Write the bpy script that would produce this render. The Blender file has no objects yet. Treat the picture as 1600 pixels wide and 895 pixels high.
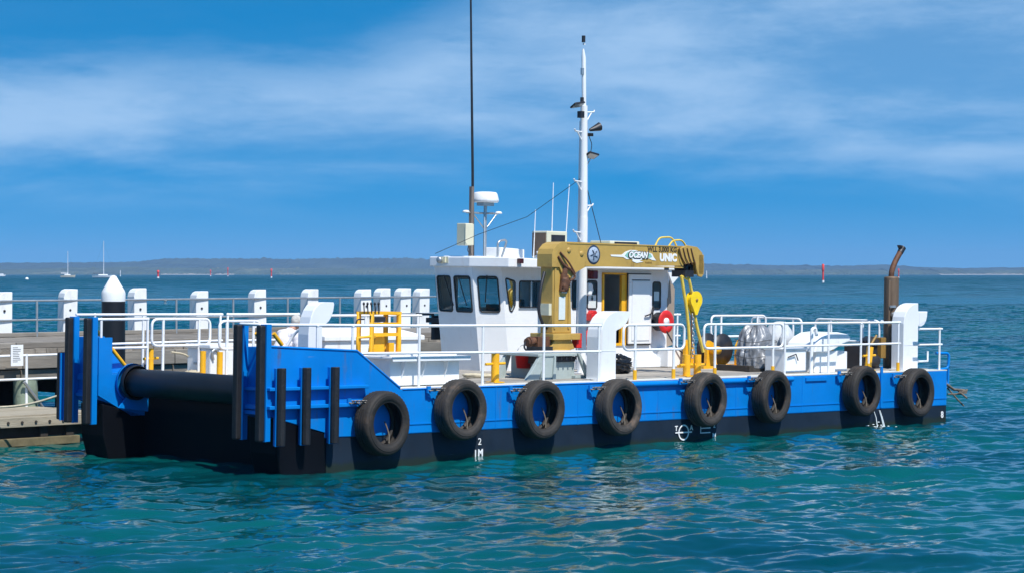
import bpy, math, random
import numpy as np
from mathutils import Matrix, Vector, geometry
random.seed(7); R_ = random.Random(11)
sc = bpy.context.scene
C = sc.collection
PI = math.pi
# ------------------------------------------------------------------ camera
cam = bpy.data.cameras.new('camera'); cam_o = bpy.data.objects.new('camera', cam); C.objects.link(cam_o)
cam_o.location = (0, 0, 3.25); cam_o.rotation_euler = (PI/2, 0, 0)
cam.sensor_width = 36; cam.lens = 3500/1600*36; cam.shift_y = -20.5/1600
cam.clip_start = .5; cam.clip_end = 60000
sc.camera = cam_o
# ------------------------------------------------------------------ sun + sky
SUN_EL = math.radians(57)
sd = Vector((.538, -.843, 0)).normalized()*math.cos(SUN_EL) + Vector((0, 0, math.sin(SUN_EL)))
sun = bpy.data.lights.new('sun', 'SUN'); sun.energy = 5.0; sun.angle = math.radians(.5); sun.color = (1, .955, .88)
so = bpy.data.objects.new('sun', sun); C.objects.link(so); so.location = (20, -30, 60)
so.rotation_euler = sd.to_track_quat('Z', 'Y').to_euler()
w = bpy.data.worlds.new('World'); sc.world = w; w.use_nodes = True
nt = w.node_tree; N = nt.nodes; Lk = nt.links
for n in list(N): N.remove(n)
def nd(T, **k):
    n = N.new(T)
    for a, b in k.items(): setattr(n, a, b)
    return n
def mth(op, a, b=None, c=None, tree=None):
    n = (tree or nt).nodes.new('ShaderNodeMath'); n.operation = op
    for i, v in enumerate((a, b, c)):
        if v is None: continue
        if isinstance(v, (int, float)): n.inputs[i].default_value = v
        else: (tree or nt).links.new(v, n.inputs[i])
    return n.outputs[0]
sky = nd('ShaderNodeTexSky', sky_type='NISHITA', sun_disc=False)
sky.sun_elevation = SUN_EL; sky.sun_rotation = math.atan2(sd.x, sd.y)
sky.air_density = 1.0; sky.dust_density = .25; sky.ozone_density = 3.0; sky.altitude = 0
tc = nd('ShaderNodeTexCoord'); sx = nd('ShaderNodeSeparateXYZ'); Lk.new(tc.outputs['Generated'], sx.inputs[0])
az = mth('ADD', mth('MULTIPLY', mth('ABSOLUTE', sx.outputs[2]), 1.6), .29)
cx_ = nd('ShaderNodeCombineXYZ'); Lk.new(sx.outputs[0], cx_.inputs[0]); Lk.new(sx.outputs[1], cx_.inputs[1]); Lk.new(az, cx_.inputs[2])
nv_ = nd('ShaderNodeVectorMath', operation='NORMALIZE'); Lk.new(cx_.outputs[0], nv_.inputs[0]); Lk.new(nv_.outputs[0], sky.inputs[0])
hs = nd('ShaderNodeHueSaturation'); hs.inputs['Saturation'].default_value = 1.32; hs.inputs['Value'].default_value = 1.0
tint = nd('ShaderNodeVectorMath', operation='MULTIPLY'); Lk.new(sky.outputs[0], tint.inputs[0]); tint.inputs[1].default_value = (1.0, 1.13, 1.08)
Lk.new(tint.outputs[0], hs.inputs['Color']); Lk.new(mth('MINIMUM', mth('ADD', mth('MULTIPLY', mth('ABSOLUTE', sx.outputs[2]), 4.6), 1.26), 1.9), hs.inputs['Saturation'])
# clouds: thin drifting veils, streaky near the horizon
mp = nd('ShaderNodeMapping'); mp.inputs['Scale'].default_value = (5, 5, 20); mp.inputs['Rotation'].default_value = (0, math.radians(4), 0); mp.inputs['Location'].default_value = (1.3, 0, .35)
Lk.new(tc.outputs['Generated'], mp.inputs[0])
n1 = nd('ShaderNodeTexNoise'); n1.inputs['Scale'].default_value = 1.0; n1.inputs['Detail'].default_value = 7; n1.inputs['Roughness'].default_value = .55; n1.inputs['Distortion'].default_value = .4
Lk.new(mp.outputs[0], n1.inputs[0])
mp2 = nd('ShaderNodeMapping'); mp2.inputs['Scale'].default_value = (13, 13, 62); mp2.inputs['Rotation'].default_value = (0, math.radians(3), 0)
Lk.new(tc.outputs['Generated'], mp2.inputs[0])
n2 = nd('ShaderNodeTexNoise'); n2.inputs['Scale'].default_value = 1.0; n2.inputs['Detail'].default_value = 6; n2.inputs['Roughness'].default_value = .6
Lk.new(mp2.outputs[0], n2.inputs[0])
X, Z = sx.outputs[0], sx.outputs[2]
def sstep(v, a, b, tree=None):
    n = (tree or nt).nodes.new('ShaderNodeMapRange'); n.interpolation_type = 'SMOOTHSTEP'
    n.inputs['From Min'].default_value = a; n.inputs['From Max'].default_value = b
    (tree or nt).links.new(v, n.inputs['Value']); return n.outputs[0]
wob = mth('MULTIPLY', mth('SUBTRACT', n1.outputs[0], .5), .05)
zw = mth('ADD', Z, wob)
mp3 = nd('ShaderNodeMapping'); mp3.inputs['Scale'].default_value = (26, 26, 95); mp3.inputs['Rotation'].default_value = (0, math.radians(7), 0); Lk.new(tc.outputs['Generated'], mp3.inputs[0])
n3 = nd('ShaderNodeTexNoise'); n3.inputs['Detail'].default_value = 8; n3.inputs['Scale'].default_value = 1; n3.inputs['Roughness'].default_value = .68; n3.inputs['Distortion'].default_value = .5; Lk.new(mp3.outputs[0], n3.inputs[0])
n1b = mth('ADD', mth('ADD', n1.outputs[0], mth('MULTIPLY', mth('SUBTRACT', n2.outputs[0], .5), .45)), mth('MULTIPLY', mth('SUBTRACT', n3.outputs[0], .5), .24))
up = sstep(zw, .028, .066)
edge = mth('ADD', mth('MULTIPLY', sstep(X, -.10, .10), .07), .093)     # upper rim of the veil lifts towards the right
zt_ = mth('SUBTRACT', mth('ADD', zw, mth('MULTIPLY', mth('SUBTRACT', n2.outputs[0], .5), .03)), edge)
top = mth('SUBTRACT', 1, sstep(zt_, -.012, .012))
cov = mth('ADD', mth('MULTIPLY', sstep(n1b, .30, .72), .68), .34)
dens = mth('MULTIPLY', mth('MULTIPLY', cov, up), mth('ADD', mth('MULTIPLY', top, .93), .07))
dens = mth('MINIMUM', mth('MAXIMUM', mth('MULTIPLY', dens, .68), 0), 1)
mx = nd('ShaderNodeMix', data_type='RGBA'); Lk.new(dens, mx.inputs[0]); Lk.new(hs.outputs[0], mx.inputs[6]); mx.inputs[7].default_value = (3.3, 4.7, 6.5, 1)
bg = nd('ShaderNodeBackground'); bg.inputs['Strength'].default_value = .128
Lk.new(mx.outputs[2], bg.inputs['Color'])
wo = nd('ShaderNodeOutputWorld'); Lk.new(bg.outputs[0], wo.inputs[0])
sc.view_settings.view_transform = 'Standard'; sc.view_settings.look = 'None'; sc.view_settings.exposure = .25; sc.view_settings.gamma = 1
sc.render.engine = 'CYCLES'
# ------------------------------------------------------------------ materials
def mat(name, col, rough=.5, metal=0, var=.12, vs=3, dirt=None, da=.0, ds=2.5, bump=.0, bs=30, stretch=None, coat=0, spec=.5):
    m = bpy.data.materials.new(name); m.use_nodes = True; t = m.node_tree; b = t.nodes['Principled BSDF']
    b.inputs['Roughness'].default_value = rough; b.inputs['Metallic'].default_value = metal
    b.inputs['Coat Weight'].default_value = coat; b.inputs['Specular IOR Level'].default_value = spec
    tc = t.nodes.new('ShaderNodeTexCoord'); src = tc.outputs['Object']
    mpn = t.nodes.new('ShaderNodeMapping'); t.links.new(src, mpn.inputs[0])
    if stretch: mpn.inputs['Scale'].default_value = stretch
    oi = t.nodes.new('ShaderNodeObjectInfo')
    a = t.nodes.new('ShaderNodeVectorMath'); a.operation = 'ADD'; t.links.new(mpn.outputs[0], a.inputs[0])
    cb = t.nodes.new('ShaderNodeCombineXYZ'); t.links.new(mth('MULTIPLY', oi.outputs['Random'], 37, tree=t), cb.inputs[0]); t.links.new(cb.outputs[0], a.inputs[1])
    n = t.nodes.new('ShaderNodeTexNoise'); n.inputs['Scale'].default_value = vs; n.inputs['Detail'].default_value = 5; n.inputs['Roughness'].default_value = .6
    t.links.new(a.outputs[0], n.inputs[0])
    mr = t.nodes.new('ShaderNodeMapRange'); mr.inputs['From Min'].default_value = .3; mr.inputs['From Max'].default_value = .7
    mr.inputs['To Min'].default_value = 1-var; mr.inputs['To Max'].default_value = 1+var; t.links.new(n.outputs[0], mr.inputs[0])
    vm = t.nodes.new('ShaderNodeVectorMath'); vm.operation = 'SCALE'; vm.inputs[0].default_value = col[:3]; t.links.new(mr.outputs[0], vm.inputs['Scale'])
    out = vm.outputs[0]
    if dirt:
        n3 = t.nodes.new('ShaderNodeTexNoise'); n3.inputs['Scale'].default_value = ds; n3.inputs['Detail'].default_value = 8; n3.inputs['Roughness'].default_value = .7
        t.links.new(a.outputs[0], n3.inputs[0])
        f = sstep(n3.outputs[0], .52, .75, t); f = mth('MULTIPLY', f, da, tree=t)
        mm = t.nodes.new('ShaderNodeMix'); mm.data_type = 'RGBA'; t.links.new(f, mm.inputs[0]); t.links.new(out, mm.inputs[6]); mm.inputs[7].default_value = (*dirt, 1); out = mm.outputs[2]
    t.links.new(out, b.inputs['Base Color'])
    mr2 = t.nodes.new('ShaderNodeMapRange'); mr2.inputs['To Min'].default_value = max(0, rough-.12); mr2.inputs['To Max'].default_value = min(1, rough+.12); t.links.new(n.outputs[0], mr2.inputs[0]); t.links.new(mr2.outputs[0], b.inputs['Roughness'])
    if bump:
        n4 = t.nodes.new('ShaderNodeTexNoise'); n4.inputs['Scale'].default_value = bs; n4.inputs['Detail'].default_value = 4; t.links.new(a.outputs[0], n4.inputs[0])
        bp = t.nodes.new('ShaderNodeBump'); bp.inputs['Strength'].default_value = bump; bp.inputs['Distance'].default_value = .02; t.links.new(n4.outputs[0], bp.inputs['Height']); t.links.new(bp.outputs[0], b.inputs['Normal'])
    return m
RUST = (.16, .055, .02)
M_blue = mat('blue_paint', (.001, .185, .58), .34, var=.07, vs=1.2, dirt=(.02, .10, .32), da=.30, ds=3, bump=.12, bs=2.2, stretch=(1, 1, .6), spec=.35)
M_black = mat('black_antifoul', (.003, .005, .011), .45, var=.25, vs=2, dirt=(.02, .03, .04), da=.25, ds=5, bump=.1, bs=6, spec=.3)
M_bowshade = mat('black_bow_shade', (.0018, .0025, .005), .6, var=.2, vs=2, spec=.15)  # darker than the antifoul: deep shade under the bow put into the colour
M_rubber = mat('black_rubber', (.009, .009, .011), .55, var=.3, vs=5, dirt=(.045, .042, .04), da=.4, ds=7, bump=.3, bs=25)
M_tyre = mat('tyre_rubber', (.027, .023, .020), .75, var=.35, vs=6, dirt=(.12, .075, .05), da=.6, ds=3, bump=.35, bs=22)
def vary(m, lo, hi):
    t = m.node_tree; b = t.nodes['Principled BSDF']; src = b.inputs['Base Color'].links[0].from_socket; oi = t.nodes.new('ShaderNodeObjectInfo')
    mr = t.nodes.new('ShaderNodeMapRange'); mr.inputs['To Min'].default_value = lo; mr.inputs['To Max'].default_value = hi; t.links.new(oi.outputs['Random'], mr.inputs[0])
    vm = t.nodes.new('ShaderNodeVectorMath'); vm.operation = 'SCALE'; t.links.new(src, vm.inputs[0]); t.links.new(mr.outputs[0], vm.inputs['Scale']); t.links.new(vm.outputs[0], b.inputs['Base Color'])
vary(M_tyre, .7, 1.5)
M_white = mat('white_paint', (.78, .79, .80), .38, var=.04, vs=2, dirt=(.5, .40, .28), da=.22, ds=4, bump=.03, bs=10, spec=.4)
M_rail = mat('rail_white', (.80, .81, .82), .35, var=.05, vs=8, dirt=(.45, .3, .18), da=.35, ds=9)
M_yellow = mat('yellow_paint', (.82, .42, .012), .42, var=.1, vs=5, dirt=(.35, .17, .03), da=.45, ds=7)
M_gold = mat('crane_ochre', (.47, .30, .072), .42, var=.1, vs=3, dirt=(.16, .08, .03), da=.45, ds=4, bump=.05, bs=12)
M_golddk = mat('crane_ochre_dark', (.26, .15, .035), .5, var=.15, vs=3, dirt=RUST, da=.5, ds=5)
M_grey = mat('grey_green_paint', (.36, .42, .41), .45, var=.08, vs=3, dirt=(.2, .18, .15), da=.4, ds=5)
M_deckedge = mat('deck_edge', (.62, .62, .58), .6, var=.12, vs=4, dirt=(.3, .24, .17), da=.5, ds=4)
M_dwood = mat('deck_timber', (.34, .31, .27), .8, var=.22, vs=2.5, dirt=(.2, .15, .1), da=.5, ds=4, bump=.25, bs=14, stretch=(.6, 5, 5))
M_pwood = mat('pier_timber', (.235, .205, .17), .85, var=.28, vs=2.2, dirt=(.13, .11, .09), da=.55, ds=3, bump=.4, bs=14, stretch=(5, .6, 5))
M_bwood = mat('beam_timber', (.20, .18, .155), .85, var=.3, vs=2.2, dirt=(.12, .10, .085), da=.6, ds=2, bump=.4, bs=14, stretch=(.5, 5, 6))
vary(M_pwood, .72, 1.25); vary(M_bwood, .8, 1.2); vary(M_dwood, .85, 1.18)
M_lwood = mat('landing_timber', (.33, .29, .22), .85, var=.2, vs=2, dirt=(.25, .18, .1), da=.5, ds=3, bump=.3, bs=12, stretch=(.6, 5, 5))
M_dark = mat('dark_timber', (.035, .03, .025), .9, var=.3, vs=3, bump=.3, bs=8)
M_weed = mat('weedy_pile', (.22, .27, .20), .9, var=.35, vs=3, dirt=(.08, .09, .05), da=.6, ds=3, bump=.4, bs=8)
M_blackpile = mat('pile_sleeve', (.006, .0065, .009), .5, var=.2, vs=3)
M_steel = mat('galvanised', (.45, .47, .48), .4, .7, var=.12, vs=6, dirt=RUST, da=.2, ds=8)
M_chain = mat('worn_chain', (.16, .15, .14), .5, .6, var=.2, vs=12)
M_dksteel = mat('dark_metal', (.03, .03, .035), .45, .3, var=.2, vs=6)
M_brown = mat('exhaust_brown', (.17, .115, .075), .6, .3, var=.25, vs=4, dirt=(.07, .03, .015), da=.7, ds=3, stretch=(1, 1, .4))
M_rusty = mat('rusty_machine', (.13, .055, .028), .7, .2, var=.35, vs=6, dirt=(.05, .03, .02), da=.6, ds=7, bump=.3, bs=20)
M_red = mat('red_paint', (.62, .02, .018), .4, var=.1, vs=5)
M_redorange = mat('channel_red', (.75, .05, .03), .5, var=.1, vs=2)
M_beige = mat('beige_plastic', (.62, .60, .45), .5, var=.06, vs=5, dirt=(.4, .35, .2), da=.3)
M_bag = mat('black_plastic', (.012, .012, .014), .22, var=.2, vs=6, bump=.5, bs=9)
M_tarp = mat('silver_tarp', (.25, .26, .28), .42, .25, var=.35, vs=5, bump=1.0, bs=11)
M_net = mat('pale_cover', (.48, .50, .52), .7, var=.12, vs=4, bump=.4, bs=12)
M_tail = mat('old_rope', (.12, .10, .075), .9, var=.2, vs=20)
M_rope = mat('rope_fibre', (.50, .44, .32), .85, var=.2, vs=20)
M_strap = mat('yellow_strap', (.72, .52, .07), .6, var=.15, vs=10)
M_skin = mat('skin', (.42, .22, .15), .55, var=.08, vs=8)
M_shirt = mat('shirt_cloth', (.74, .70, .74), .85, var=.06, vs=8, bump=.3, bs=14)
M_trous = mat('trouser_cloth', (.03, .04, .07), .85, var=.1, vs=8)
M_hair = mat('grey_hair', (.45, .43, .40), .8, var=.2, vs=30, bump=.4, bs=60)
M_brownish = mat('brown_canvas', (.30, .24, .19), .8, var=.1, vs=4)
M_txtw = mat('white_lettering', (.82, .82, .82), .5, var=.03)
M_txtk = mat('dark_lettering', (.03, .025, .02), .6, var=.05)
M_txtg = mat('green_lettering', (.25, .50, .42), .5, var=.05)
M_navy = mat('emblem_navy', (.02, .035, .07), .4, var=.1)
M_emb = mat('emblem_silver', (.35, .42, .52), .35, var=.3, vs=30)
M_inter = mat('cabin_lining', (.09, .10, .10), .8, var=.1, vs=3)
M_paper = mat('paper_notice', (.62, .68, .66), .7, var=.05, vs=30)
M_frame = mat('window_rubber', (.015, .016, .018), .5, var=.1)
def glassmat(name, tint, tr):
    m = bpy.data.materials.new(name); m.use_nodes = True; t = m.node_tree; t.nodes.remove(t.nodes['Principled BSDF'])
    a = t.nodes.new('ShaderNodeBsdfTransparent'); a.inputs[0].default_value = (*tint, 1)
    g = t.nodes.new('ShaderNodeBsdfGlossy'); g.inputs['Roughness'].default_value = .02; g.inputs[0].default_value = (.9, .95, 1, 1)
    fr = t.nodes.new('ShaderNodeFresnel'); fr.inputs[0].default_value = 1.42
    mxs = t.nodes.new('ShaderNodeMixShader'); t.links.new(fr.outputs[0], mxs.inputs[0]); t.links.new(a.outputs[0], mxs.inputs[1]); t.links.new(g.outputs[0], mxs.inputs[2])
    t.links.new(mxs.outputs[0], t.nodes['Material Output'].inputs[0]); return m
M_glass = glassmat('tinted_glass', (.78, .90, .92), 0)
def weather(m, streak, amt, zl=None, wet=None):
    t = m.node_tree; b = t.nodes['Principled BSDF']; src = b.inputs['Base Color'].links[0].from_socket
    tc = t.nodes.new('ShaderNodeTexCoord')
    def nz(sc, st, det=6, rough=.65):
        mp = t.nodes.new('ShaderNodeMapping'); mp.inputs['Scale'].default_value = st; t.links.new(tc.outputs['Object'], mp.inputs[0])
        n = t.nodes.new('ShaderNodeTexNoise'); n.inputs['Scale'].default_value = sc; n.inputs['Detail'].default_value = det; n.inputs['Roughness'].default_value = rough; t.links.new(mp.outputs[0], n.inputs[0]); return n.outputs[0]
    f = mth('MULTIPLY', mth('MULTIPLY', sstep(nz(5, (1, 1, .10)), .53, .72, t), sstep(nz(1.1, (1, 1, 1.0)), .42, .66, t), tree=t), amt, tree=t)
    mm = t.nodes.new('ShaderNodeMix'); mm.data_type = 'RGBA'; t.links.new(f, mm.inputs[0]); t.links.new(src, mm.inputs[6]); mm.inputs[7].default_value = (*streak, 1); out = mm.outputs[2]
    # scuffs: short horizontal scrapes
    f2 = mth('MULTIPLY', sstep(nz(7, (.22, 1, 3.2), 4, .75), .66, .74, t), amt*1.1, tree=t)
    m3 = t.nodes.new('ShaderNodeMix'); m3.data_type = 'RGBA'; t.links.new(f2, m3.inputs[0]); t.links.new(out, m3.inputs[6]); m3.inputs[7].default_value = (.22, .27, .32, 1); out = m3.outputs[2]
    if wet:
        g = t.nodes.new('ShaderNodeNewGeometry'); s3 = t.nodes.new('ShaderNodeSeparateXYZ'); t.links.new(g.outputs['Position'], s3.inputs[0])
        h = mth('ADD', s3.outputs[2], mth('MULTIPLY', nz(3.0, (1, 1, .5)), .16, tree=t), tree=t)
        f3 = mth('SUBTRACT', 1, sstep(h, .14, .24, t), tree=t); f3 = mth('MULTIPLY', f3, .85, tree=t)
        m4 = t.nodes.new('ShaderNodeMix'); m4.data_type = 'RGBA'; t.links.new(f3, m4.inputs[0]); t.links.new(out, m4.inputs[6]); m4.inputs[7].default_value = (*wet, 1); out = m4.outputs[2]
    t.links.new(out, b.inputs['Base Color'])
M_hullblue = mat('hull_blue_paint', (.001, .185, .58), .36, var=.10, vs=.9, dirt=(.01, .10, .30), da=.35, ds=1.6, bump=.5, bs=1.6, spec=.35)
weather(M_hullblue, (.10, .07, .05), .75)
M_hullblack = mat('hull_antifoul', (.011, .021, .038), .6, var=.25, vs=1.5, dirt=(.02, .03, .04), da=.35, ds=4, bump=.3, bs=2, spec=.2)
weather(M_hullblack, (.05, .04, .035), .45, wet=(.016, .026, .018))
weather(M_white, (.34, .20, .10), .30); weather(M_gold, (.12, .055, .02), .55)
# ------------------------------------------------------------------ mesh helpers
class MB:
    def __init__(s): s.v = []; s.f = []; s.sm = []
    def add(s, v, f, smooth=False):
        o = len(s.v); s.v += [tuple(p) for p in v]; s.f += [tuple(i+o for i in q) for q in f]; s.sm += [smooth]*len(f); return s
    def box(s, a, b, m=None):
        (x0, y0, z0), (x1, y1, z1) = a, b
        v = [(x0, y0, z0), (x1, y0, z0), (x1, y1, z0), (x0, y1, z0), (x0, y0, z1), (x1, y0, z1), (x1, y1, z1), (x0, y1, z1)]
        if m: v = [m @ Vector(p) for p in v]
        return s.add(v, [(3, 2, 1, 0), (4, 5, 6, 7), (0, 1, 5, 4), (1, 2, 6, 5), (2, 3, 7, 6), (3, 0, 4, 7)])
    def prism_t(s, poly, t0, t1):       # polygon in (s,z), extruded along t
        n = len(poly); a = sum(poly[i][0]*poly[(i+1) % n][1]-poly[(i+1) % n][0]*poly[i][1] for i in range(n))
        if a < 0: poly = poly[::-1]
        v = [(p[0], t0, p[1]) for p in poly]+[(p[0], t1, p[1]) for p in poly]
        tri = [tuple(q) for q in geometry.tessellate_polygon([[Vector((p[0], p[1], 0)) for p in poly]])]
        fs = []
        for q in tri:
            ar = (poly[q[1]][0]-poly[q[0]][0])*(poly[q[2]][1]-poly[q[0]][1])-(poly[q[2]][0]-poly[q[0]][0])*(poly[q[1]][1]-poly[q[0]][1])
            if ar < 0: q = q[::-1]
            fs += [q, tuple(i+n for i in q[::-1])]
        fs += [((i+1) % n, i, i+n, (i+1) % n+n) for i in range(n)]
        return s.add(v, fs)
    def prism_z(s, poly, z0, z1):
        n = len(poly); a = sum(poly[i][0]*poly[(i+1) % n][1]-poly[(i+1) % n][0]*poly[i][1] for i in range(n))
        if a < 0: poly = poly[::-1]
        v = [(p[0], p[1], z0) for p in poly]+[(p[0], p[1], z1 if not callable(z1) else z1(p)) for p in poly]
        return s.add(v, [tuple(range(n))[::-1], tuple(range(n, 2*n))]+[(i, (i+1) % n, (i+1) % n+n, i+n) for i in range(n)])
    def tube(s, pts, r, n=8, closed=False, cap=True):
        pts = [Vector(p) for p in pts]; k = len(pts); rs = r if isinstance(r, (list, tuple)) else [r]*k
        v = []; u = None
        for i, p in enumerate(pts):
            a = pts[i-1] if (i or closed) else p; b = pts[(i+1) % k] if (i < k-1 or closed) else p
            d = (b-a).normalized()
            if u is None:
                u = d.orthogonal().normalized()
            u = (u-d*u.dot(d)).normalized(); q = d.cross(u)
            for j in range(n):
                an = 2*PI*j/n; v.append(p+(u*math.cos(an)+q*math.sin(an))*rs[i])
        f = []
        for i in range(k if closed else k-1):
            for j in range(n):
                a = i*n+j; b = i*n+(j+1) % n; c = ((i+1) % k)*n+(j+1) % n; d = ((i+1) % k)*n+j
                f.append((a, b, c, d))
        s.add(v, f, True)
        if cap and not closed:
            s.add(v[:n], [tuple(range(n))[::-1]]); s.add(v[-n:], [tuple(range(n))])
        return s
    def cyl(s, a, b, r, n=16, r2=None): return s.tube([a, b], [r, r2 if r2 is not None else r], n)
    def lathe(s, prof, c, ax='z', n=32, cap=False, sq=1.0):  # prof [(r,h)]
        v = []
        for r, h in prof:
            for j in range(n):
                a = 2*PI*j/n; x, y = r*math.cos(a), r*math.sin(a)*sq
                v.append({'z': (c[0]+x, c[1]+y, c[2]+h), 'y': (c[0]+x, c[1]+h, c[2]+y), 'x': (c[0]+h, c[1]+x, c[2]+y)}[ax])
        f = []
        for i in range(len(prof)-1):
            for j in range(n):
                q = (i*n+j, i*n+(j+1) % n, (i+1)*n+(j+1) % n, (i+1)*n+j)
                f.append(q if ax != 'y' else q[::-1])
        return s.add(v, f, True)
    def lump(s, c, r, seed=0, amp=.15, nu=28, nv=18, zmin=None, freq=3.):
        rr = random.Random(seed); ph = [(rr.uniform(0, 6.28), rr.uniform(1, freq*2), rr.uniform(1, freq*2)) for _ in range(9)]
        v = []
        for i in range(nv+1):
            th = PI*i/nv
            for j in range(nu):
                a = 2*PI*j/nu
                d = Vector((math.sin(th)*math.cos(a), math.sin(th)*math.sin(a), math.cos(th)))
                k = 1+amp*sum(math.sin(p[0]+p[1]*d.x*2+p[2]*d.z*2+p[0]*d.y*2) for p in ph)/4
                q = Vector((c[0]+d.x*r[0]*k, c[1]+d.y*r[1]*k, c[2]+d.z*r[2]*k))
                if zmin is not None: q.z = max(q.z, zmin)
                v.append(q)
        f = [(i*nu+j, (i+1)*nu+j, (i+1)*nu+(j+1) % nu, i*nu+(j+1) % nu) for i in range(nv) for j in range(nu)]
        return s.add(v, f, True)
    def mesh(s, name):
        me = bpy.data.meshes.new(name); me.from_pydata([tuple(p) for p in s.v], [], s.f)
        me.polygons.foreach_set('use_smooth', s.sm[:len(s.f)]); me.update(); return me
    def build(s, name, m, parent=None, bevel=0, label=None, M=None, kind=None):
        me = s.mesh(name); me.materials.append(m); o = bpy.data.objects.new(name, me); C.objects.link(o)
        if parent: o.parent = parent
        if M: o.matrix_local = M
        if bevel:
            b = o.modifiers.new('bevel', 'BEVEL'); b.width = bevel; b.segments = 2; b.limit_method = 'ANGLE'; b.angle_limit = math.radians(40)
        if label: o['label'] = label
        if kind: o['kind'] = kind
        return o
def tag(o, label, cat, group=None, kind=None):
    if label: o['label'] = label
    if cat: o['category'] = cat
    if group: o['group'] = group
    if kind: o['kind'] = kind
    return o
def empty(name, M, label, cat, group=None):
    o = bpy.data.objects.new(name, None); C.objects.link(o); o.empty_display_size = .2
    o.matrix_world = M; return tag(o, label, cat, group)
def copy_tree(o, parent=None):
    c = o.copy(); C.objects.link(c); c.parent = parent
    for ch in list(o.children): copy_tree(ch, c)
    return c
def fillet(pts, r, seg=5, closed=False):
    P = [Vector(p) for p in pts]; out = []; k = len(P)
    for i, p in enumerate(P):
        if not closed and i in (0, k-1): out.append(p); continue
        a = (P[i-1]-p); b = (P[(i+1) % k]-p); rr = min(r, a.length*.45, b.length*.45); a = a.normalized()*rr; b = b.normalized()*rr
        for j in range(seg+1):
            t = j/seg; out.append(p+a*(1-t)**2+b*t**2)
    return out
def rrect(x0, x1, y0, y1, r=.05, seg=4):
    o = []
    for cx, cy, a0 in ((x1-r, y1-r, 0), (x0+r, y1-r, 90), (x0+r, y0+r, 180), (x1-r, y0+r, 270)):
        for j in range(seg+1):
            a = math.radians(a0+90*j/seg); o.append((cx+r*math.cos(a), cy+r*math.sin(a)))
    return o
def rpoly(pts, r=.05, seg=4):
    return [(p.x, p.y) for p in fillet([(p[0], p[1], 0) for p in pts], r, seg, True)]
def text_mb(txt, size, shear=0, extr=.004, space=1.0, bold=0):
    cu = bpy.data.curves.new('lettering', 'FONT'); cu.body = txt; cu.size = size; cu.extrude = extr; cu.shear = shear; cu.space_character = space; cu.offset = bold; cu.resolution_u = 3
    cu.align_x = 'CENTER'; cu.align_y = 'CENTER'
    o = bpy.data.objects.new('tmp', cu); C.objects.link(o)
    bpy.context.view_layer.update()
    me = bpy.data.meshes.new_from_object(o.evaluated_get(bpy.context.evaluated_depsgraph_get()))
    m = MB(); m.v = [tuple(v.co) for v in me.vertices]; m.f = [tuple(p.vertices) for p in me.polygons]; m.sm = [False]*len(m.f)
    bpy.data.objects.remove(o); bpy.data.curves.remove(cu); bpy.data.meshes.remove(me); return m
# frames ------------------------------------------------------------------
def bframe():
    a, p, r = .777, .0108, .009
    d = Vector((math.cos(a)*math.cos(p), math.sin(a)*math.cos(p), -math.sin(p)))
    t0 = Vector((-math.sin(a), math.cos(a), 0)); n0 = d.cross(t0)
    t = t0*math.cos(r)+n0*math.sin(r); n = d.cross(t)
    M = Matrix((d, t, n)).transposed().to_4x4(); M.translation = (-3.996, 35.9, 1.339); return M
B = bframe()                      # barge axes: x = along the hull to the stern, y = across to the far side, z = up from deck
D = Matrix.Translation((-3.996, 35.9, 0)) @ Matrix.Rotation(.777, 4, 'Z')   # same heading, level, z = 0 at sea level
T = Matrix.Translation
def face_near(x, z, t, extra=0):   # matrix that stands flat lettering on a face looking to -t
    return T((x, t, z)) @ Matrix.Rotation(PI/2, 4, 'X')
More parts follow.
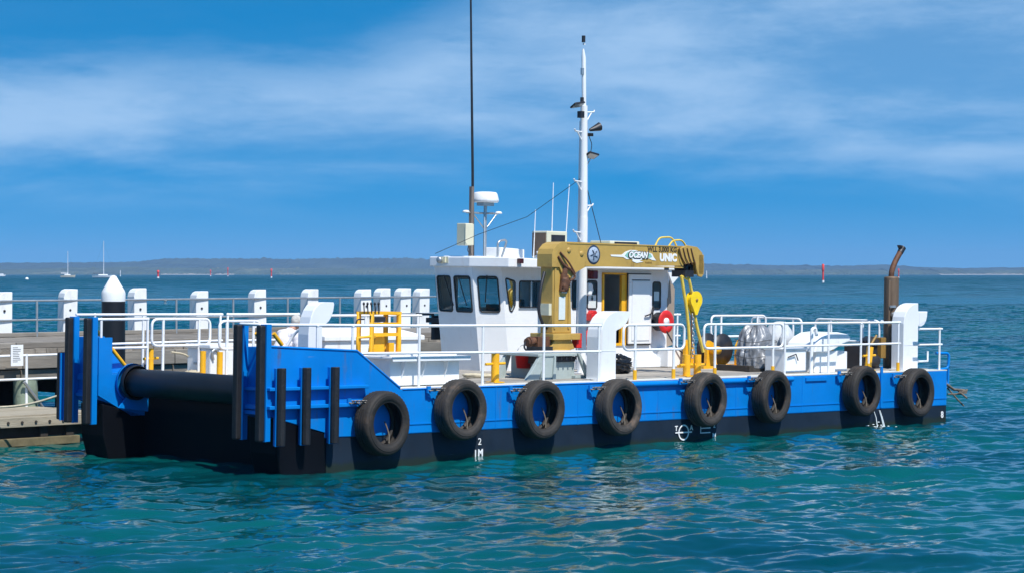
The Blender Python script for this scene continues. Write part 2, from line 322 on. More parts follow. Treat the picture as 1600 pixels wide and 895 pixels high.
# ------------------------------------------------------------------ sea
def sea():
    def tile(Lm, n, wind, cut, seed, ang=-1.0, amp=1.):
        rg = np.random.default_rng(seed); k = 2*np.pi*np.fft.fftfreq(n, Lm/n); kx, ky = np.meshgrid(k, k, indexing='ij'); kk = np.hypot(kx, ky); kk[0, 0] = 1
        Lw = wind**2/9.81; ph = np.exp(-1/(kk*Lw)**2)/kk**4*np.exp(-(kk*cut)**2)
        c = (kx*math.cos(ang)+ky*math.sin(ang))/kk; ph *= .15+.85*c**2; ph[0, 0] = 0
        h = np.sqrt(ph)*(rg.normal(size=(n, n))+1j*rg.normal(size=(n, n)))
        z = np.fft.ifft2(h).real; s = amp/z.std()
        dx = np.fft.ifft2(-1j*kx/kk*h).real*s; dy = np.fft.ifft2(-1j*ky/kk*h).real*s
        return z*s, dx, dy, Lm, n
    tiles = [tile(53., 720, 2.15, .03, 3, ang=-1.25, amp=.0265), tile(17.3, 440, 1.15, .014, 5, ang=-1.0, amp=.0135), tile(41., 256, 4.2, .3, 12, ang=-1.7, amp=.022)]
    far_t = tile(190., 512, 6.5, .5, 8, ang=-1.2, amp=.13)
    def samp(x, y, tl=None):
        o = [0, 0, 0]
        for z, dx, dy, Lm, n in (tl or tiles):
            fx = (x/Lm*n) % n; fy = (y/Lm*n) % n; i = fx.astype(int) % n; j = fy.astype(int) % n; a = fx-np.floor(fx); b = fy-np.floor(fy); i1 = (i+1) % n; j1 = (j+1) % n
            for q, A in enumerate((dx, dy, z)):
                o[q] = o[q]+A[i, j]*(1-a)*(1-b)+A[i1, j]*a*(1-b)+A[i, j1]*(1-a)*b+A[i1, j1]*a*b
        return o
    V = []; F = []; off = 0
    for x0, x1, y0, y1, d in ((-19, 21, 14, 72, .075), (-70, 70, 71.9, 240, .30), (-300, 300, 225, 1250, 1.5), (-90, -18.9, 10, 72, .5), (20.9, 90, 10, 72, .5)):
        nx = int((x1-x0)/d)+1; ny = int((y1-y0)/d)+1
        gx, gy = np.meshgrid(np.linspace(x0, x1, nx), np.linspace(y0, y1, ny), indexing='ij')
        dx, dy, z = samp(gx, gy, [far_t] if d > 1 else None)
        if d > 1: k_ = np.clip((gy-250)/110, 0, 1); k_ = k_*k_*(3-2*k_); z = z*k_-.05*(1-k_); dx = dx*k_; dy = dy*k_
        V.append(np.stack([gx+dx*.8, gy+dy*.8, z], -1).reshape(-1, 3))
        idx = np.arange(nx*ny).reshape(nx, ny)+off
        F.append(np.stack([idx[:-1, :-1], idx[1:, :-1], idx[1:, 1:], idx[:-1, 1:]], -1).reshape(-1, 4)); off += nx*ny
    S = 30000; V.append(np.array([(-S, -S, -.14), (S, -S, -.14), (S, S, -.14), (-S, S, -.14)], float)); F.append(np.array([[off, off+1, off+2, off+3]]))
    V = np.concatenate(V); F = np.concatenate(F)
    me = bpy.data.meshes.new('sea'); me.vertices.add(len(V)); me.vertices.foreach_set('co', V.ravel().astype(np.float32))
    me.loops.add(F.size); me.loops.foreach_set('vertex_index', F.ravel().astype(np.int32)); me.polygons.add(len(F))
    me.polygons.foreach_set('loop_start', np.arange(0, F.size, 4, dtype=np.int32)); me.polygons.foreach_set('use_smooth', np.ones(len(F), bool)); me.update(calc_edges=True)
    m = bpy.data.materials.new('sea_water'); m.use_nodes = True; t = m.node_tree; b = t.nodes['Principled BSDF']
    b.inputs['IOR'].default_value = 1.333; b.inputs['Roughness'].default_value = .07
    g = t.nodes.new('ShaderNodeNewGeometry'); P = g.outputs['Position']
    def nz(scale, det, st=(1, 1, 1), rough=.55):
        mp = t.nodes.new('ShaderNodeMapping'); mp.inputs['Scale'].default_value = st; t.links.new(P, mp.inputs[0])
        n = t.nodes.new('ShaderNodeTexNoise'); n.inputs['Scale'].default_value = scale; n.inputs['Detail'].default_value = det; n.inputs['Roughness'].default_value = rough; t.links.new(mp.outputs[0], n.inputs[0]); return n.outputs[0]
    vl = t.nodes.new('ShaderNodeVectorMath'); vl.operation = 'LENGTH'; t.links.new(P, vl.inputs[0]); dist = vl.outputs['Value']
    cm = t.nodes.new('ShaderNodeMix'); cm.data_type = 'RGBA'; cm.inputs[6].default_value = (.001, .076, .074, 1); cm.inputs[7].default_value = (.0, .036, .048, 1)
    f = sstep(nz(.11, 4), .35, .65, t); t.links.new(f, cm.inputs[0])
    cm2 = t.nodes.new('ShaderNodeMix'); cm2.data_type = 'RGBA'; t.links.new(sstep(dist, 60, 500, t), cm2.inputs[0]); t.links.new(cm.outputs[2], cm2.inputs[6]); cm2.inputs[7].default_value = (.0, .050, .066, 1)
    t.links.new(cm2.outputs[2], b.inputs['Base Color'])
    h1 = mth('MULTIPLY', nz(9, 4), .0032, tree=t)
    far = sstep(dist, 55, 130, t)
    h2 = mth('MULTIPLY', mth('MULTIPLY', nz(1.1, 6, (.55, 1.0, 1)), .75, tree=t), far, tree=t)
    h3 = mth('MULTIPLY', mth('MULTIPLY', nz(.10, 5, (.5, 1.2, 1)), 4.5, tree=t), sstep(dist, 150, 600, t), tree=t)
    hh = mth('ADD', mth('ADD', h1, h2, tree=t), h3, tree=t)
    bp = t.nodes.new('ShaderNodeBump'); bp.inputs['Strength'].default_value = 1; bp.inputs['Distance'].default_value = 1; t.links.new(hh, bp.inputs['Height']); t.links.new(bp.outputs[0], b.inputs['Normal'])
    ro = t.nodes.new('ShaderNodeMapRange'); ro.inputs['From Min'].default_value = 80; ro.inputs['From Max'].default_value = 1200; ro.inputs['To Min'].default_value = .06; ro.inputs['To Max'].default_value = .30; t.links.new(dist, ro.inputs['Value']); t.links.new(ro.outputs[0], b.inputs['Roughness'])
    sp_ = t.nodes.new('ShaderNodeMapRange'); sp_.inputs['From Min'].default_value = 90; sp_.inputs['From Max'].default_value = 700; sp_.inputs['To Min'].default_value = .5; sp_.inputs['To Max'].default_value = .09; t.links.new(dist, sp_.inputs['Value']); t.links.new(sp_.outputs[0], b.inputs['Specular IOR Level'])
    me.materials.append(m); o = bpy.data.objects.new('sea', me); C.objects.link(o); tag(o, None, None, kind='structure'); return o
sea()
# ------------------------------------------------------------------ far shore
def hills():
    def ridge(name, Y0, dep, keys, col, seed, base=0.):
        rg = random.Random(seed); n = 1700; rows = 9; xs = [-2600+5200*i/n for i in range(n+1)]
        ph = [(rg.uniform(0, 6.3), rg.uniform(.5, 1)) for _ in range(60)]
        def hgt(x):
            u = x/Y0*3500+800
            for (a, ha), (b, hb) in zip(keys, keys[1:]):
                if a <= u <= b: k = (u-a)/(b-a); k = k*k*(3-2*k); h = ha+(hb-ha)*k; break
            else: h = keys[0][1] if u < keys[0][0] else keys[-1][1]
            h += sum(math.sin(x*.004*(1.35**(i % 14))*w_+p)*1.5/(1.30**(i % 14)) for i, (p, w_) in enumerate(ph))*.35
            return max(h, .8)
        v = []; f = []
        for x in xs:
            H = hgt(x)*1.22+rg.uniform(-.2, 1.1)+(rg.random() < .08)*rg.uniform(.5, 2.6)
            for j in range(rows):
                k = j/(rows-1); prof = min(1, (k*1.5)**.7) if k < .7 else 1-(k-.7)*2.0
                v.append((x+rg.uniform(-1, 1), Y0+dep*k+rg.uniform(-9, 9), base+max(-1, H*prof*(1+rg.uniform(-.05, .05)))-(1.5 if j == 0 else 0)))
        for i in range(n):
            for j in range(rows-1): a = i*rows+j; f.append((a, a+rows, a+rows+1, a+1))
        m = MB(); m.add(v, f, False); m.build(name, col, kind='structure')
    mh = mat('bushland', (.03, .05, .045), .9, var=.45, vs=.012, dirt=(.12, .12, .09), da=.3, ds=.006)
    mh2 = mat('bushland_near', (.05, .07, .04), .9, var=.4, vs=.02, dirt=(.25, .22, .14), da=.6, ds=.01, stretch=(1, 1, 4))
    ridge('hills', 4900, 900, [(0, 25), (120, 26), (215, 33), (300, 32), (420, 29), (600, 31), (700, 28), (900, 26), (1100, 25), (1250, 22), (1400, 20), (1440, 21), (1520, 15), (1600, 14)], mh, 4)
    ridge('shore', 4500, 260, [(0, 8), (200, 10), (330, 8), (500, 10), (800, 9), (1100, 9), (1300, 11), (1450, 9), (1600, 7)], mh2, 9)
    beach = mat('pale_sand', (.33, .30, .25), .9, var=.2, vs=.02)
    m = MB()
    for a, b in ((250, 330), (335, 365), (1470, 1600)):
        x0, x1 = (a-800)/3500*4480, (b-800)/3500*4480; n = 30
        pts = [(x0+(x1-x0)*i/n) for i in range(n+1)]
        m.add([(x, 4470, -.5) for x in pts]+[(x, 4505, .6+R_.uniform(.4, 1.7)) for x in pts], [(i, i+1, i+n+2, i+n+1) for i in range(n)])
    m.build('beach', beach, kind='structure')
hills()
# ------------------------------------------------------------------ barge
barge = empty('work_barge', B, 'blue and white work barge with bow roller and deck crane moored beside the jetty', 'barge')
W_, L_ = 5.6, 19.02
def hullparts():
    m = MB()  # main blue hull
    m.box((1.3, .0, -.78), (L_, W_, -.012))
    m.build('hull_side', M_hullblue, barge, bevel=.02)
    m = MB()
    m.prism_t([(1.35, -.70), (1.7, -.783), (L_-.01, -.783), (L_-.01, -2.1), (1.35, -2.1)], .01, W_-.01)
    MB().box((1.18, .705, -2.1), (1.297, 4.895, -.02)).build('bow_bulkhead', M_bowshade, barge)  # shadow behind the roller painted in as near-black
    m.build('hull_bottom', M_hullblack, barge)
    for ta, tb in ((.012, .70), (4.90, W_-.012)):
        k = MB(); k.prism_t([(.28, -.43), (1.348, -.695), (1.348, -2.1), (.62, -2.1), (.30, -1.0)], ta, tb); k.build('sponson', M_bowshade, barge, bevel=.02)  # shade below the bow arms painted in as near-black
    # near arm
    m = MB()
    m.prism_t([(.15, .735), (.45, .72), (1.97, .64), (2.94, .004), (2.94, -.1), (2.6, -.78), (1.6, -.76), (.45, -.46), (.15, -.38)], -.004, .035)
    m.box((.148, .04, -.38), (.19, .66, .72)); m.prism_t([(.15, .72), (.5, .72), (.5, .09), (1.29, .09), (1.29, -.66), (.9, -.62), (.15, -.36)], .66, .70)
    m.box((.195, .04, .05), (1.9, .655, .085)); m.box((1.9, .04, -.01), (1.94, .655, .62)); m.prism_t([(.06, -.3), (.06, -.36), (1.29, -.70), (1.29, -.64)], .04, .655)
    m.tube([(.15, .0, .742), (.45, .0, .725), (1.97, 0, .65), (2.94, 0, .01)], .02, 6)
    m.build('bow_arm', M_hullblue, barge, label='tall blue near bow arm with sloping bulwark')
    m = MB()  # far arm
    m.prism_t([(.15, .74), (.75, .74), (1.40, .02), (1.35, -.1), (1.35, -.76), (1.0, -.66), (.15, -.36)], W_-.035, W_)
    m.box((.148, 4.94, -.38), (.19, W_-.04, .74)); m.prism_t([(.19, .74), (.47, .74), (.47, .085), (.90, .085), (.90, -.66), (.19, -.28)], 4.9, 4.935)
    m.box((.195, 4.94, .05), (1.29, W_-.04, .085)); m.prism_t([(.06, -.25), (.06, -.3), (1.29, -.70), (1.29, -.64)], 4.94, W_-.04)
    m.box((.88, 4.9, -.66), (1.29, 4.93, .02))
    m.box((.10, 4.93, -.02), (.146, W_, .09)); m.box((.10, 4.93, -.33), (.146, W_, -.2))
    m.build('bow_arm', M_hullblue, barge, label='smaller blue far bow arm beside the landing')
    # strakes on near arm
    m = MB()
    for z0, z1 in ((.03, .085), (-.27, -.21)):
        m.box((.06, -.12, z0), (2.15, -.005, z1))
    m.box((.06, -.0, .02), (.145, .68, .08)); m.box((.06, -.0, -.28), (.145, .68, -.2))
    m.build('strake', M_blue, barge, bevel=.01)
    # bow knees: black rubber on blue flange
    for t in (.0, .60, 4.90, W_-.12):
        k = MB(); k.box((.02, t-.03, -.785), (.145, t+.03, 1.10)); k.box((.005, t-.08, -.785), (.02, t+.08, 1.10))
        o = k.build('knee_flange', M_blue, barge, bevel=.004)
        r = MB(); r.box((-.11, t-.062, -.78), (.003, t+.062, 1.085)); r.build('rubber_strip', M_rubber, o, bevel=.025)
    for x in (.24, .76, 1.36):
        k = MB(); k.box((x-.085, -.15, -.86), (x+.095, -.125, .39)); k.box((x-.02, -.125, -.86), (x+.02, -.006, -.3)); k.box((x-.02, -.125, .09), (x+.02, -.006, .39))
        o = k.build('fender_flange', M_blue, barge)
        r = MB(); pr = [(x-.078, -.152), (x-.078, -.20), (x-.05, -.245), (x-.0, -.26), (x+.04, -.245), (x+.07, -.20), (x+.07, -.152)]
        r.prism_z(pr, -.85, .40); r.build('rubber_strip', M_rubber, o, bevel=.01)
    for x in (-.02,):
        k = MB(); k.box((x-.08, W_+.06, -.75), (x+.10, W_+.09, .45)); k.box((x-.02, W_+.004, -.75), (x+.02, W_+.06, .45))
        o = k.build('fender_flange', M_blue, barge)
        r = MB(); r.box((x-.08, W_+.093, -.74), (x+.08, W_+.2, .46)); r.build('rubber_strip', M_rubber, o, bevel=.03)
    # yellow braces
    for (a, b) in (((.45, 5.0, .62), (.98, 5.0, .06)), ((.2, .45, .95), (.38, .45, .76)), ((.3, .12, .95), (.48, .12, .76)), ((.16, 5.15, 1.0), (.38, 5.15, .78))):
        MB().cyl(a, b, .035, 6).build('brace', M_yellow, barge)
    # roller
    m = MB(); m.lathe([(.06, .85), (.24, .86), (.25, .88), (.25, 4.70), (.24, 4.72), (.06, 4.73)], (.86, 0, -.06), 'y', 40)
    m.lathe([(.30, 4.66), (.31, 4.68), (.31, 4.76), (.28, 4.78), (.05, 4.78)], (.86, 0, -.06), 'y', 40)
    m.build('bow_roller', M_blackpile, barge)
    m = MB(); m.lathe([(.34, 4.80), (.34, 4.86), (.05, 4.86)], (.86, 0, -.06), 'y', 32); m.prism_t([(.55, -.5), (1.28, -.6), (1.28, -.05), (1.0, .0)], 4.79, 4.82)
    m.build('roller_bracket', M_blue, barge)
    # gunwale roll, weld seam, white deck edge, stern loop
    m = MB(); m.tube([(8.6, -.02, -.075), (13.55, -.02, -.075)], .055, 10); m.tube([(3, .0, -.02), (8.6, .0, -.02)], .014, 6)
    [m.box((q, -.006, -.775), (q+.02, .0, -.015)) for q in (5.2, 7.3, 9.5, 11.8, 13.9, 15.2)]; m.box((2.95, -.012, -.625), (L_, .0, -.607)); m.box((14.0, -.03, -.13), (14.7, .0, -.06)); m.box((16.55, -.03, -.75), (16.62, .0, .12)); m.build('gunwale', M_blue, barge)
    m = MB(); m.tube(fillet([(19.0, .25, .0), (19.35, .2, .02), (19.38, .2, .36), (19.02, .3, .36)], .1), .03, 8); m.tube(fillet([(19.0, .25, -.35), (19.35, .2, -.35), (19.35, .2, .02)], .1), .03, 8); m.build('stern_guard', M_blue, barge)
    m = MB(); m.box((1.3, .0, -.012), (L_, .34, .006)); m.box((1.3, W_-.34, -.012), (L_, W_, .006)); m.box((1.3, .34, -.012), (1.55, W_-.34, .006)); m.box((18.8, .34, -.012), (L_, W_-.34, .006)); m.build('deck_edge', M_deckedge, barge)
    # timber deck, plank by plank
    nrow = 22; y0, y1 = .345, W_-.345; wd = (y1-y0)/nrow
    base = MB().box((1.55, y0, -.011), (18.8, y1, .0)).build('deck_base', M_dark, barge)
    meshes = []
    for i in range(nrow):
        cuts = [1.555]+[1.555+4.3*(j+1)+(1.1 if i % 2 else -.6)+R_.uniform(-.2, .2) for j in range(3)]+[18.795]
        for a, b in zip(cuts, cuts[1:]):
            z = .022+R_.uniform(-.003, .004)
            MB().box((a+.004, y0+i*wd+.006, .001), (b-.004, y0+(i+1)*wd-.006, z)).build('plank', M_dwood, base)
hullparts()
# hull writing
def hull_mark(mb, x, z, name='draft_mark'):
    o = mb.build(name, M_txtw, barge); o.matrix_local = face_near(x, z, -.001); return o
hull_mark(text_mb('2', .17), 4.83, -.985); hull_mark(text_mb('M', .17, bold=.004), 4.85, -1.18); hull_mark(text_mb('I', .17, bold=.004), 4.73, -1.19)
m = MB(); n = 28
v = [(math.cos(2*PI*i/n)*r, math.sin(2*PI*i/n)*r, .006) for r in (.125, .155) for i in range(n)]
m.add(v, [(i, (i+1) % n, (i+1) % n+n, i+n) for i in range(n)]); m.box((-.24, -.012, .0), (.24, .014, .009))
hull_mark(m, 10.25, -1.03, 'load_line_disc')
hull_mark(text_mb('T', .13, bold=.004), 10.04, -.95); hull_mark(text_mb('A', .13, bold=.004), 10.48, -.95)
m = MB(); m.box((-.14, .04, 0), (.14, .06, .006)); m.box((-.14, -.05, 0), (.14, -.03, .006)); m.box((-.16, -.05, 0), (-.138, .11, .006)); hull_mark(m, 10.90, -1.02, 'load_line_mark')
hull_mark(text_mb('M', .13, bold=.004), 11.16, -1.13); hull_mark(text_mb('8', .2, bold=.004), 18.85, -.98); hull_mark(text_mb('2', .13), 11.16, -.93)
# ---- railings: list of runs
def run(pts, posts, mids=(), r=.025, yel=None, lab=None):
    m = MB(); m.tube(pts, r, 8)
    for mi in mids: m.tube(mi, r*.9, 8)
    for (x, y, z0, z1) in posts:
        m.cyl((x, y, z0), (x, y, z1), r*.95, 8)
        m.lump((x, y, z1), (r*1.25,)*3, 0, 0, 8, 6)
    o = m.build('railing', M_rail, barge)
    if lab: o['label'] = lab
    if yel:
        for (x, y, z) in yel:
            MB().cyl((x, y, z), (x, y, z+.19), r*1.5, 8).build('post_socket', M_yellow, o)
    return o
z1, zm = 1.055, .585
run(fillet([(.5, .66, 1.08), (.02, .66, 1.09), (.02, .1, 1.09), (3.4, .1, z1), (8.0, .1, 1.035)], .06),
    [(.5, .66, .7, 1.08), (1.2, .1, .7, z1+.01), (1.96, .1, .64, z1), (3.46, .1, 0, z1), (4.97, .1, 0, 1.05), (6.5, .1, 0, 1.04), (7.95, .1, 0, 1.03)],
    [[(2.15, .1, .60), (8.0, .1, .555)]])
def loop(a, b, y, zt, zb, posts, yel=True, ax='s', base=0):
    f = (lambda u, z: (u, y, z)) if ax == 's' else (lambda u, z: (y, u, z))
    pts = fillet([f(a, zb), f(b, zb), f(b, zt), f(a, zt)], .13, 5, True)
    m = MB(); m.tube(pts, .025, 8, closed=True)
    for p in posts:
        q = f(p, 0); m.cyl((q[0], q[1], base), (q[0], q[1], zt+.01), .026, 8)
    o = m.build('guard_loop', M_rail, barge)
    if yel:
        for p in posts:
            q = f(p, 0); MB().cyl((q[0], q[1], base), (q[0], q[1], base+.19), .038, 8).build('post_socket', M_yellow, o)
loop(8.62, 10.35, .1, 1.04, .57, (8.95, 10.05))
loop(10.93, 13.38, .1, 1.04, .57, (11.27, 13.07))
run([(13.45, .1, 1.05), (15.92, .1, 1.05), (17.40, .1, 1.05)], [(13.45, .1, 0, 1.05), (14.89, .1, 0, 1.05), (16.0, .1, 0, 1.03), (16.28, .1, 0, 1.05), (17.33, .1, 0, 1.05)], [[(13.45, .1, .58), (17.40, .1, .60)]], yel=[(16.28, .1, 0), (17.33, .1, 0)])
run([(18.1, .1, .9), (18.95, .1, .9)], [(18.86, .1, 0, .9)], [[(18.1, .1, .56), (18.95, .1, .56)], [(18.1, .12, .2), (18.45, .12, .2), (18.45, .12, .42)]])
loop(5.45, 3.95, 18.9, 1.03, .55, (5.2, 4.2), False, 't'); loop(3.55, 1.75, 18.9, 1.04, .56, (3.1, 2.2), False, 't')
run([(18.9, 1.7, 1.03), (18.9, .9, .98)], [(18.9, .95, 0, .98)])
loop(16.55, 18.5, 4.7, 1.09, .62, (16.9, 18.2), False)
# far side and bow
run([(.1, 5.5, 1.13), (3.35, 5.5, 1.13)], [(.5, 5.5, .7, 1.13), (1.55, 5.5, 0, 1.13), (3.3, 5.5, 0, 1.13)], [[(.7, 5.5, .60), (3.35, 5.5, .64)]])
run([(.05, 5.0, 1.06), (1.35, 5.05, 1.06)], [(.30, 5.0, .7, 1.06), (1.33, 5.05, 0.0, 1.06)], [[(.45, 5.0, .55), (1.33, 5.05, .55)]])
run([(3.45, 5.5, 1.13), (5.2, 5.5, 1.13)], [(3.47, 5.5, 0, 1.13), (5.18, 5.5, 0, 1.13)], [[(3.45, 5.5, .64), (5.2, 5.5, .64)]])
run([(5.5, 5.5, 1.10), (8.4, 5.5, 1.10)], [(5.5, 5.5, 0, 1.10), (6.9, 5.5, 0, 1.10), (8.3, 5.5, 0, 1.1)], [[(5.5, 5.5, .62), (8.4, 5.5, .62)]])
loop(1.35, 2.65, 4.95, 1.06, .58, (1.60, 2.4), False); loop(2.03, 2.95, 3.85, 1.05, .55, (2.2, 2.8), False)
run([(14.3, 5.5, 1.1), (16.4, 5.5, 1.1)], [(15.0, 5.5, 0, 1.1), (16.3, 5.5, 0, 1.1)], [[(14.3, 5.5, .62), (16.4, 5.5, .62)]])
run(fillet([(1.2, 1.5, .02), (1.6, 1.2, .9), (1.62, 1.0, 1.02), (1.64, .8, 1.0), (1.7, .8, .05)], .15), [])
# ---- vent cowls
COWL = [(0, 0), (0, 1.02), (.03, 1.16), (.09, 1.27), (.18, 1.36), (.30, 1.42), (.42, 1.45), (.53, 1.46), (.535, 1.29), (.60, 1.275), (.88, 1.28), (.87, 1.17), (.83, 1.07), (.76, .99), (.67, .955), (.58, .955), (.54, .97), (.54, 0)]
COWL2 = [(0, 0), (0, .92), (.03, 1.08), (.09, 1.21), (.18, 1.32), (.30, 1.40), (.42, 1.445), (.56, 1.46), (.98, 1.46), (1.0, 1.42), (.97, 1.32), (.90, 1.22), (.80, 1.14), (.68, 1.09), (.58, 1.07), (.54, 1.05), (.54, 0)]
def cowl(x, t, sc_x=1, sc_z=1, w=.36, z0=0, prof=None):
    m = MB(); P = [(x+a*sc_x, z0+b*sc_z) for a, b in (prof or COWL)]; m.prism_t(P, t, t+w)
    o = m.build('vent_cowl', M_white, barge, bevel=.012)
    q = MB(); prof or q.prism_t([(x+.565*sc_x, z0+1.25*sc_z), (x+.86*sc_x, z0+1.262*sc_z), (x+.845*sc_x, z0+1.16*sc_z), (x+.80*sc_x, z0+1.07*sc_z), (x+.58*sc_x, z0+.985*sc_z)], t-.006, t-.001)
    if not prof: q.build('seam_plate', M_white, o)
    MB().box((x+.02, t-.004, z0+.55), (x+.52*sc_x, t-.001, z0+.56)).build('weld_seam', M_white, o)
    q = MB(); q.box((x-.04, t-.04, z0), (x+.54*sc_x+.04, t+w+.04, z0+.03)); q.build('flange', M_white, o)
cowl(1.34, .5, .55, .99, .28, prof=COWL2); cowl(8.12, .22, .80, .885, .36, prof=COWL2); cowl(17.8, .3, 1, 1, .32)
# ---- wheelhouse
def wheelhouse():
    wh = bpy.data.objects.new('wheelhouse', None); C.objects.link(wh); wh.parent = barge
    TN = 3.7; zb, zt = .02, 2.12; TF = W_-.06
    def panel(name, outer, holes, o, ux, uz, th=.05, mt=M_white):
        ux = Vector(ux).normalized(); uz = Vector(uz).normalized(); o = Vector(o); nn = ux.cross(uz)   # outward normal = ux x uz
        ls = [[Vector((p[0], p[1], 0)) for p in outer]]+[[Vector((p[0], p[1], 0)) for p in h] for h in holes]
        flat = [p for l in ls for p in l]; tr = geometry.tessellate_polygon(ls); k = len(flat)
        v = [o+ux*p.x+uz*p.y for p in flat]+[o+ux*p.x+uz*p.y-nn*th for p in flat]; f = []
        for q in tr:
            a, b, c = (flat[i] for i in q)
            if (b-a).cross(c-a).z < 0: q = tuple(q)[::-1]
            f += [tuple(q), tuple(i+k for i in q[::-1])]
        off = 0
        for l in ls:
            n = len(l)
            for i in range(n): f.append((off+i, off+(i+1) % n, off+(i+1) % n+k, off+i+k))
            off += n
        MB().add(v, f).build(name, mt, wh)
        for h in holes:
            if h is DOOR: continue
            fr = MB(); pts = [o+ux*p[0]+uz*p[1]+nn*.004 for p in h]; fr.tube(pts, .016, 6, closed=True)
            n = len(h); gv = [o+ux*p[0]+uz*p[1]-nn*.02 for p in h]
            fr.build('window_frame', M_frame, wh)
            MB().add(gv, [tuple(range(n))]).build('window_pane', M_glass, wh)
    # near side wall: x = s, y = z
    DOOR = [(11.88, .54), (12.58, .54), (12.58, 1.98), (11.88, 1.98)]
    H = [rpoly([(9.02, 1.88), (9.29, 1.82), (9.30, 1.34), (9.21, 1.21), (9.15, 1.24)], .05), rrect(9.42, 10.75, 1.30, 1.82, .04), rrect(10.95, 11.2, 1.27, 1.84, .04), rrect(11.4, 11.69, 1.27, 1.84, .05), DOOR, rrect(13.44, 13.68, 1.27, 1.83, .05)]
    panel('near_wall', [(9.17, zb), (13.9, zb), (13.9, zt), (8.89, zt)], H, (0, TN, 0), (1, 0, 0), (0, 0, 1))
    # chamfer (near): bottom from (8.74,4.1) to (9.17,3.7); top shifted -.28 in s
    rk = Vector((-.28, 0, zt-zb)); rkl = rk.length
    ux = Vector((.43, -.4, 0)); wln = ux.length
    def hz(z): return (z-zb)/(zt-zb)*rkl
    uzc = rk.normalized()
    # non-orthogonal axes are fine: panel plane spanned by ux and rake
    def skew(name, outer, holes, o, ux): 
        ux = Vector(ux).normalized(); n = ux.cross(uzc).normalized()
        panel_s(name, outer, holes, Vector(o), ux, uzc, n)
    def panel_s(name, outer, holes, o, ux, uz, nn, th=.05):
        def P(p, d=0): return o+ux*p[0]+uz*p[1]+nn*d
        ls = [[Vector((p[0], p[1], 0)) for p in outer]]+[[Vector((p[0], p[1], 0)) for p in h] for h in holes]
        flat = [p for l in ls for p in l]; tr = geometry.tessellate_polygon(ls); k = len(flat)
        v = [P(p) for p in flat]+[P(p, -th) for p in flat]; f = []
        for q in tr:
            a, b, c = (flat[i] for i in q)
            if (b-a).cross(c-a).z < 0: q = tuple(q)[::-1]
            f += [tuple(q), tuple(i+k for i in q[::-1])]
        off = 0
        for l in ls:
            n = len(l); f += [(off+i, off+(i+1) % n, off+(i+1) % n+k, off+i+k) for i in range(n)]; off += n
        MB().add(v, f).build(name, M_white, wh)
        for h in holes:
            n = len(h); MB().tube([P(p, .004) for p in h], .018, 6, closed=True).build('window_frame', M_frame, wh)
            MB().add([P(p, -.02) for p in h], [tuple(range(n))]).build('window_pane', M_glass, wh)
    skew('corner_wall', [(0, 0), (wln, 0), (wln, rkl), (0, rkl)], [rrect(.10, wln-.09, hz(1.20), hz(1.90), .06)], (8.74, 4.1, zb), ux)
    skew('front_wall', [(0, 0), (1.1, 0), (1.1, rkl), (0, rkl)], [rpoly([(.06, hz(1.21)), (.44, hz(1.20)), (.44, hz(1.90)), (.06, hz(1.90))], .05), rpoly([(.56, hz(1.20)), (1.02, hz(1.20)), (1.02, hz(1.90)), (.56, hz(1.90))], .05)], (8.74, 5.2, zb), (0, -1, 0))
    ux2 = Vector((-.43, -.34, 0)); skew('far_corner_wall', [(0, 0), (ux2.length, 0), (ux2.length, rkl), (0, rkl)], [rrect(.08, ux2.length-.08, hz(1.2), hz(1.9), .05)], (9.17, 5.54, zb), ux2)
    panel('far_wall', [(-13.9, zb), (-9.17, zb), (-8.89, zt), (-13.9, zt)], [rrect(-10.7, -9.4, 1.25, 1.86, .05), rrect(-12.3, -11.0, 1.25, 1.86, .05), rrect(-13.6, -12.6, 1.25, 1.86, .05)], (0, TF, 0), (-1, 0, 0), (0, 0, 1))
    panel('aft_wall', [(0, zb), (TF-TN-.05, zb), (TF-TN-.05, zt), (0, zt)], [rrect(.5, 1.3, 1.25, 1.8, .05)], (13.9, TN+.05, 0), (0, 1, 0), (0, 0, 1))
    m = MB(); m.box((9.25, TN+.06, .05), (13.8, TF-.06, .09)); m.box((9.3, 4.1, .1), (9.65, 5.2, 1.15)); m.box((9.35, 4.25, 1.15), (9.6, 4.6, 1.35)); m.box((11.2, TN+.06, .1), (11.25, TF-.7, 2.0))
    m.box((12.2, 4.9, .1), (13.7, 5.4, 1.0)); m.build('cabin_fitout', M_inter, wh)
    m = MB(); m.box((9.95, 4.5, .1), (10.35, 4.9, .75)); m.box((10.25, 4.5, .75), (10.38, 4.9, 1.45)); m.box((10.2, 4.05, .1), (10.3, 4.1, 1.8)); m.build('helm_seat', M_dksteel, wh, bevel=.04)
    m = MB(); m.box((9.73, TN-.014, 1.28), (9.77, TN+.0, 1.84)); m.box((9.40, TN-.012, 1.255), (10.77, TN-.004, 1.285)); m.build('window_mullion', M_steel, wh)
    for (p, q) in (((8.47, 4.92, 1.92), (8.56, 4.72, 1.32)), ((8.47, 4.5, 1.92), (8.57, 4.34, 1.32)), ((8.66, 3.86, 1.93), (8.74, 3.98, 1.4))): MB().tube([p, q], .011, 5).build('wiper', M_dksteel, wh)
    # roof with fascia, sloping top
    ov = [(8.40, 4.10), (8.70, 3.28), (13.95, 3.26), (14.1, W_-.0), (9.0, W_), (8.40, 5.28)]
    zf = lambda p: 2.29 if p[0] < 9.1 else 2.17
    m = MB(); m.prism_z(ov, 2.09, zf); 
    m.build('roof', M_white, wh, bevel=.02)
    m = MB(); m.box((8.7, 4.2, 2.2), (9.7, 5.2, 2.31)); m.build('roof_coaming', M_white, wh, bevel=.02)
    m = MB(); m.prism_t([(13.9, 2.09), (14.1, 2.09), (13.98, 1.96), (13.93, 1.80), (13.91, 1.5), (13.9, 1.5)], TN-.01, TN+.02)
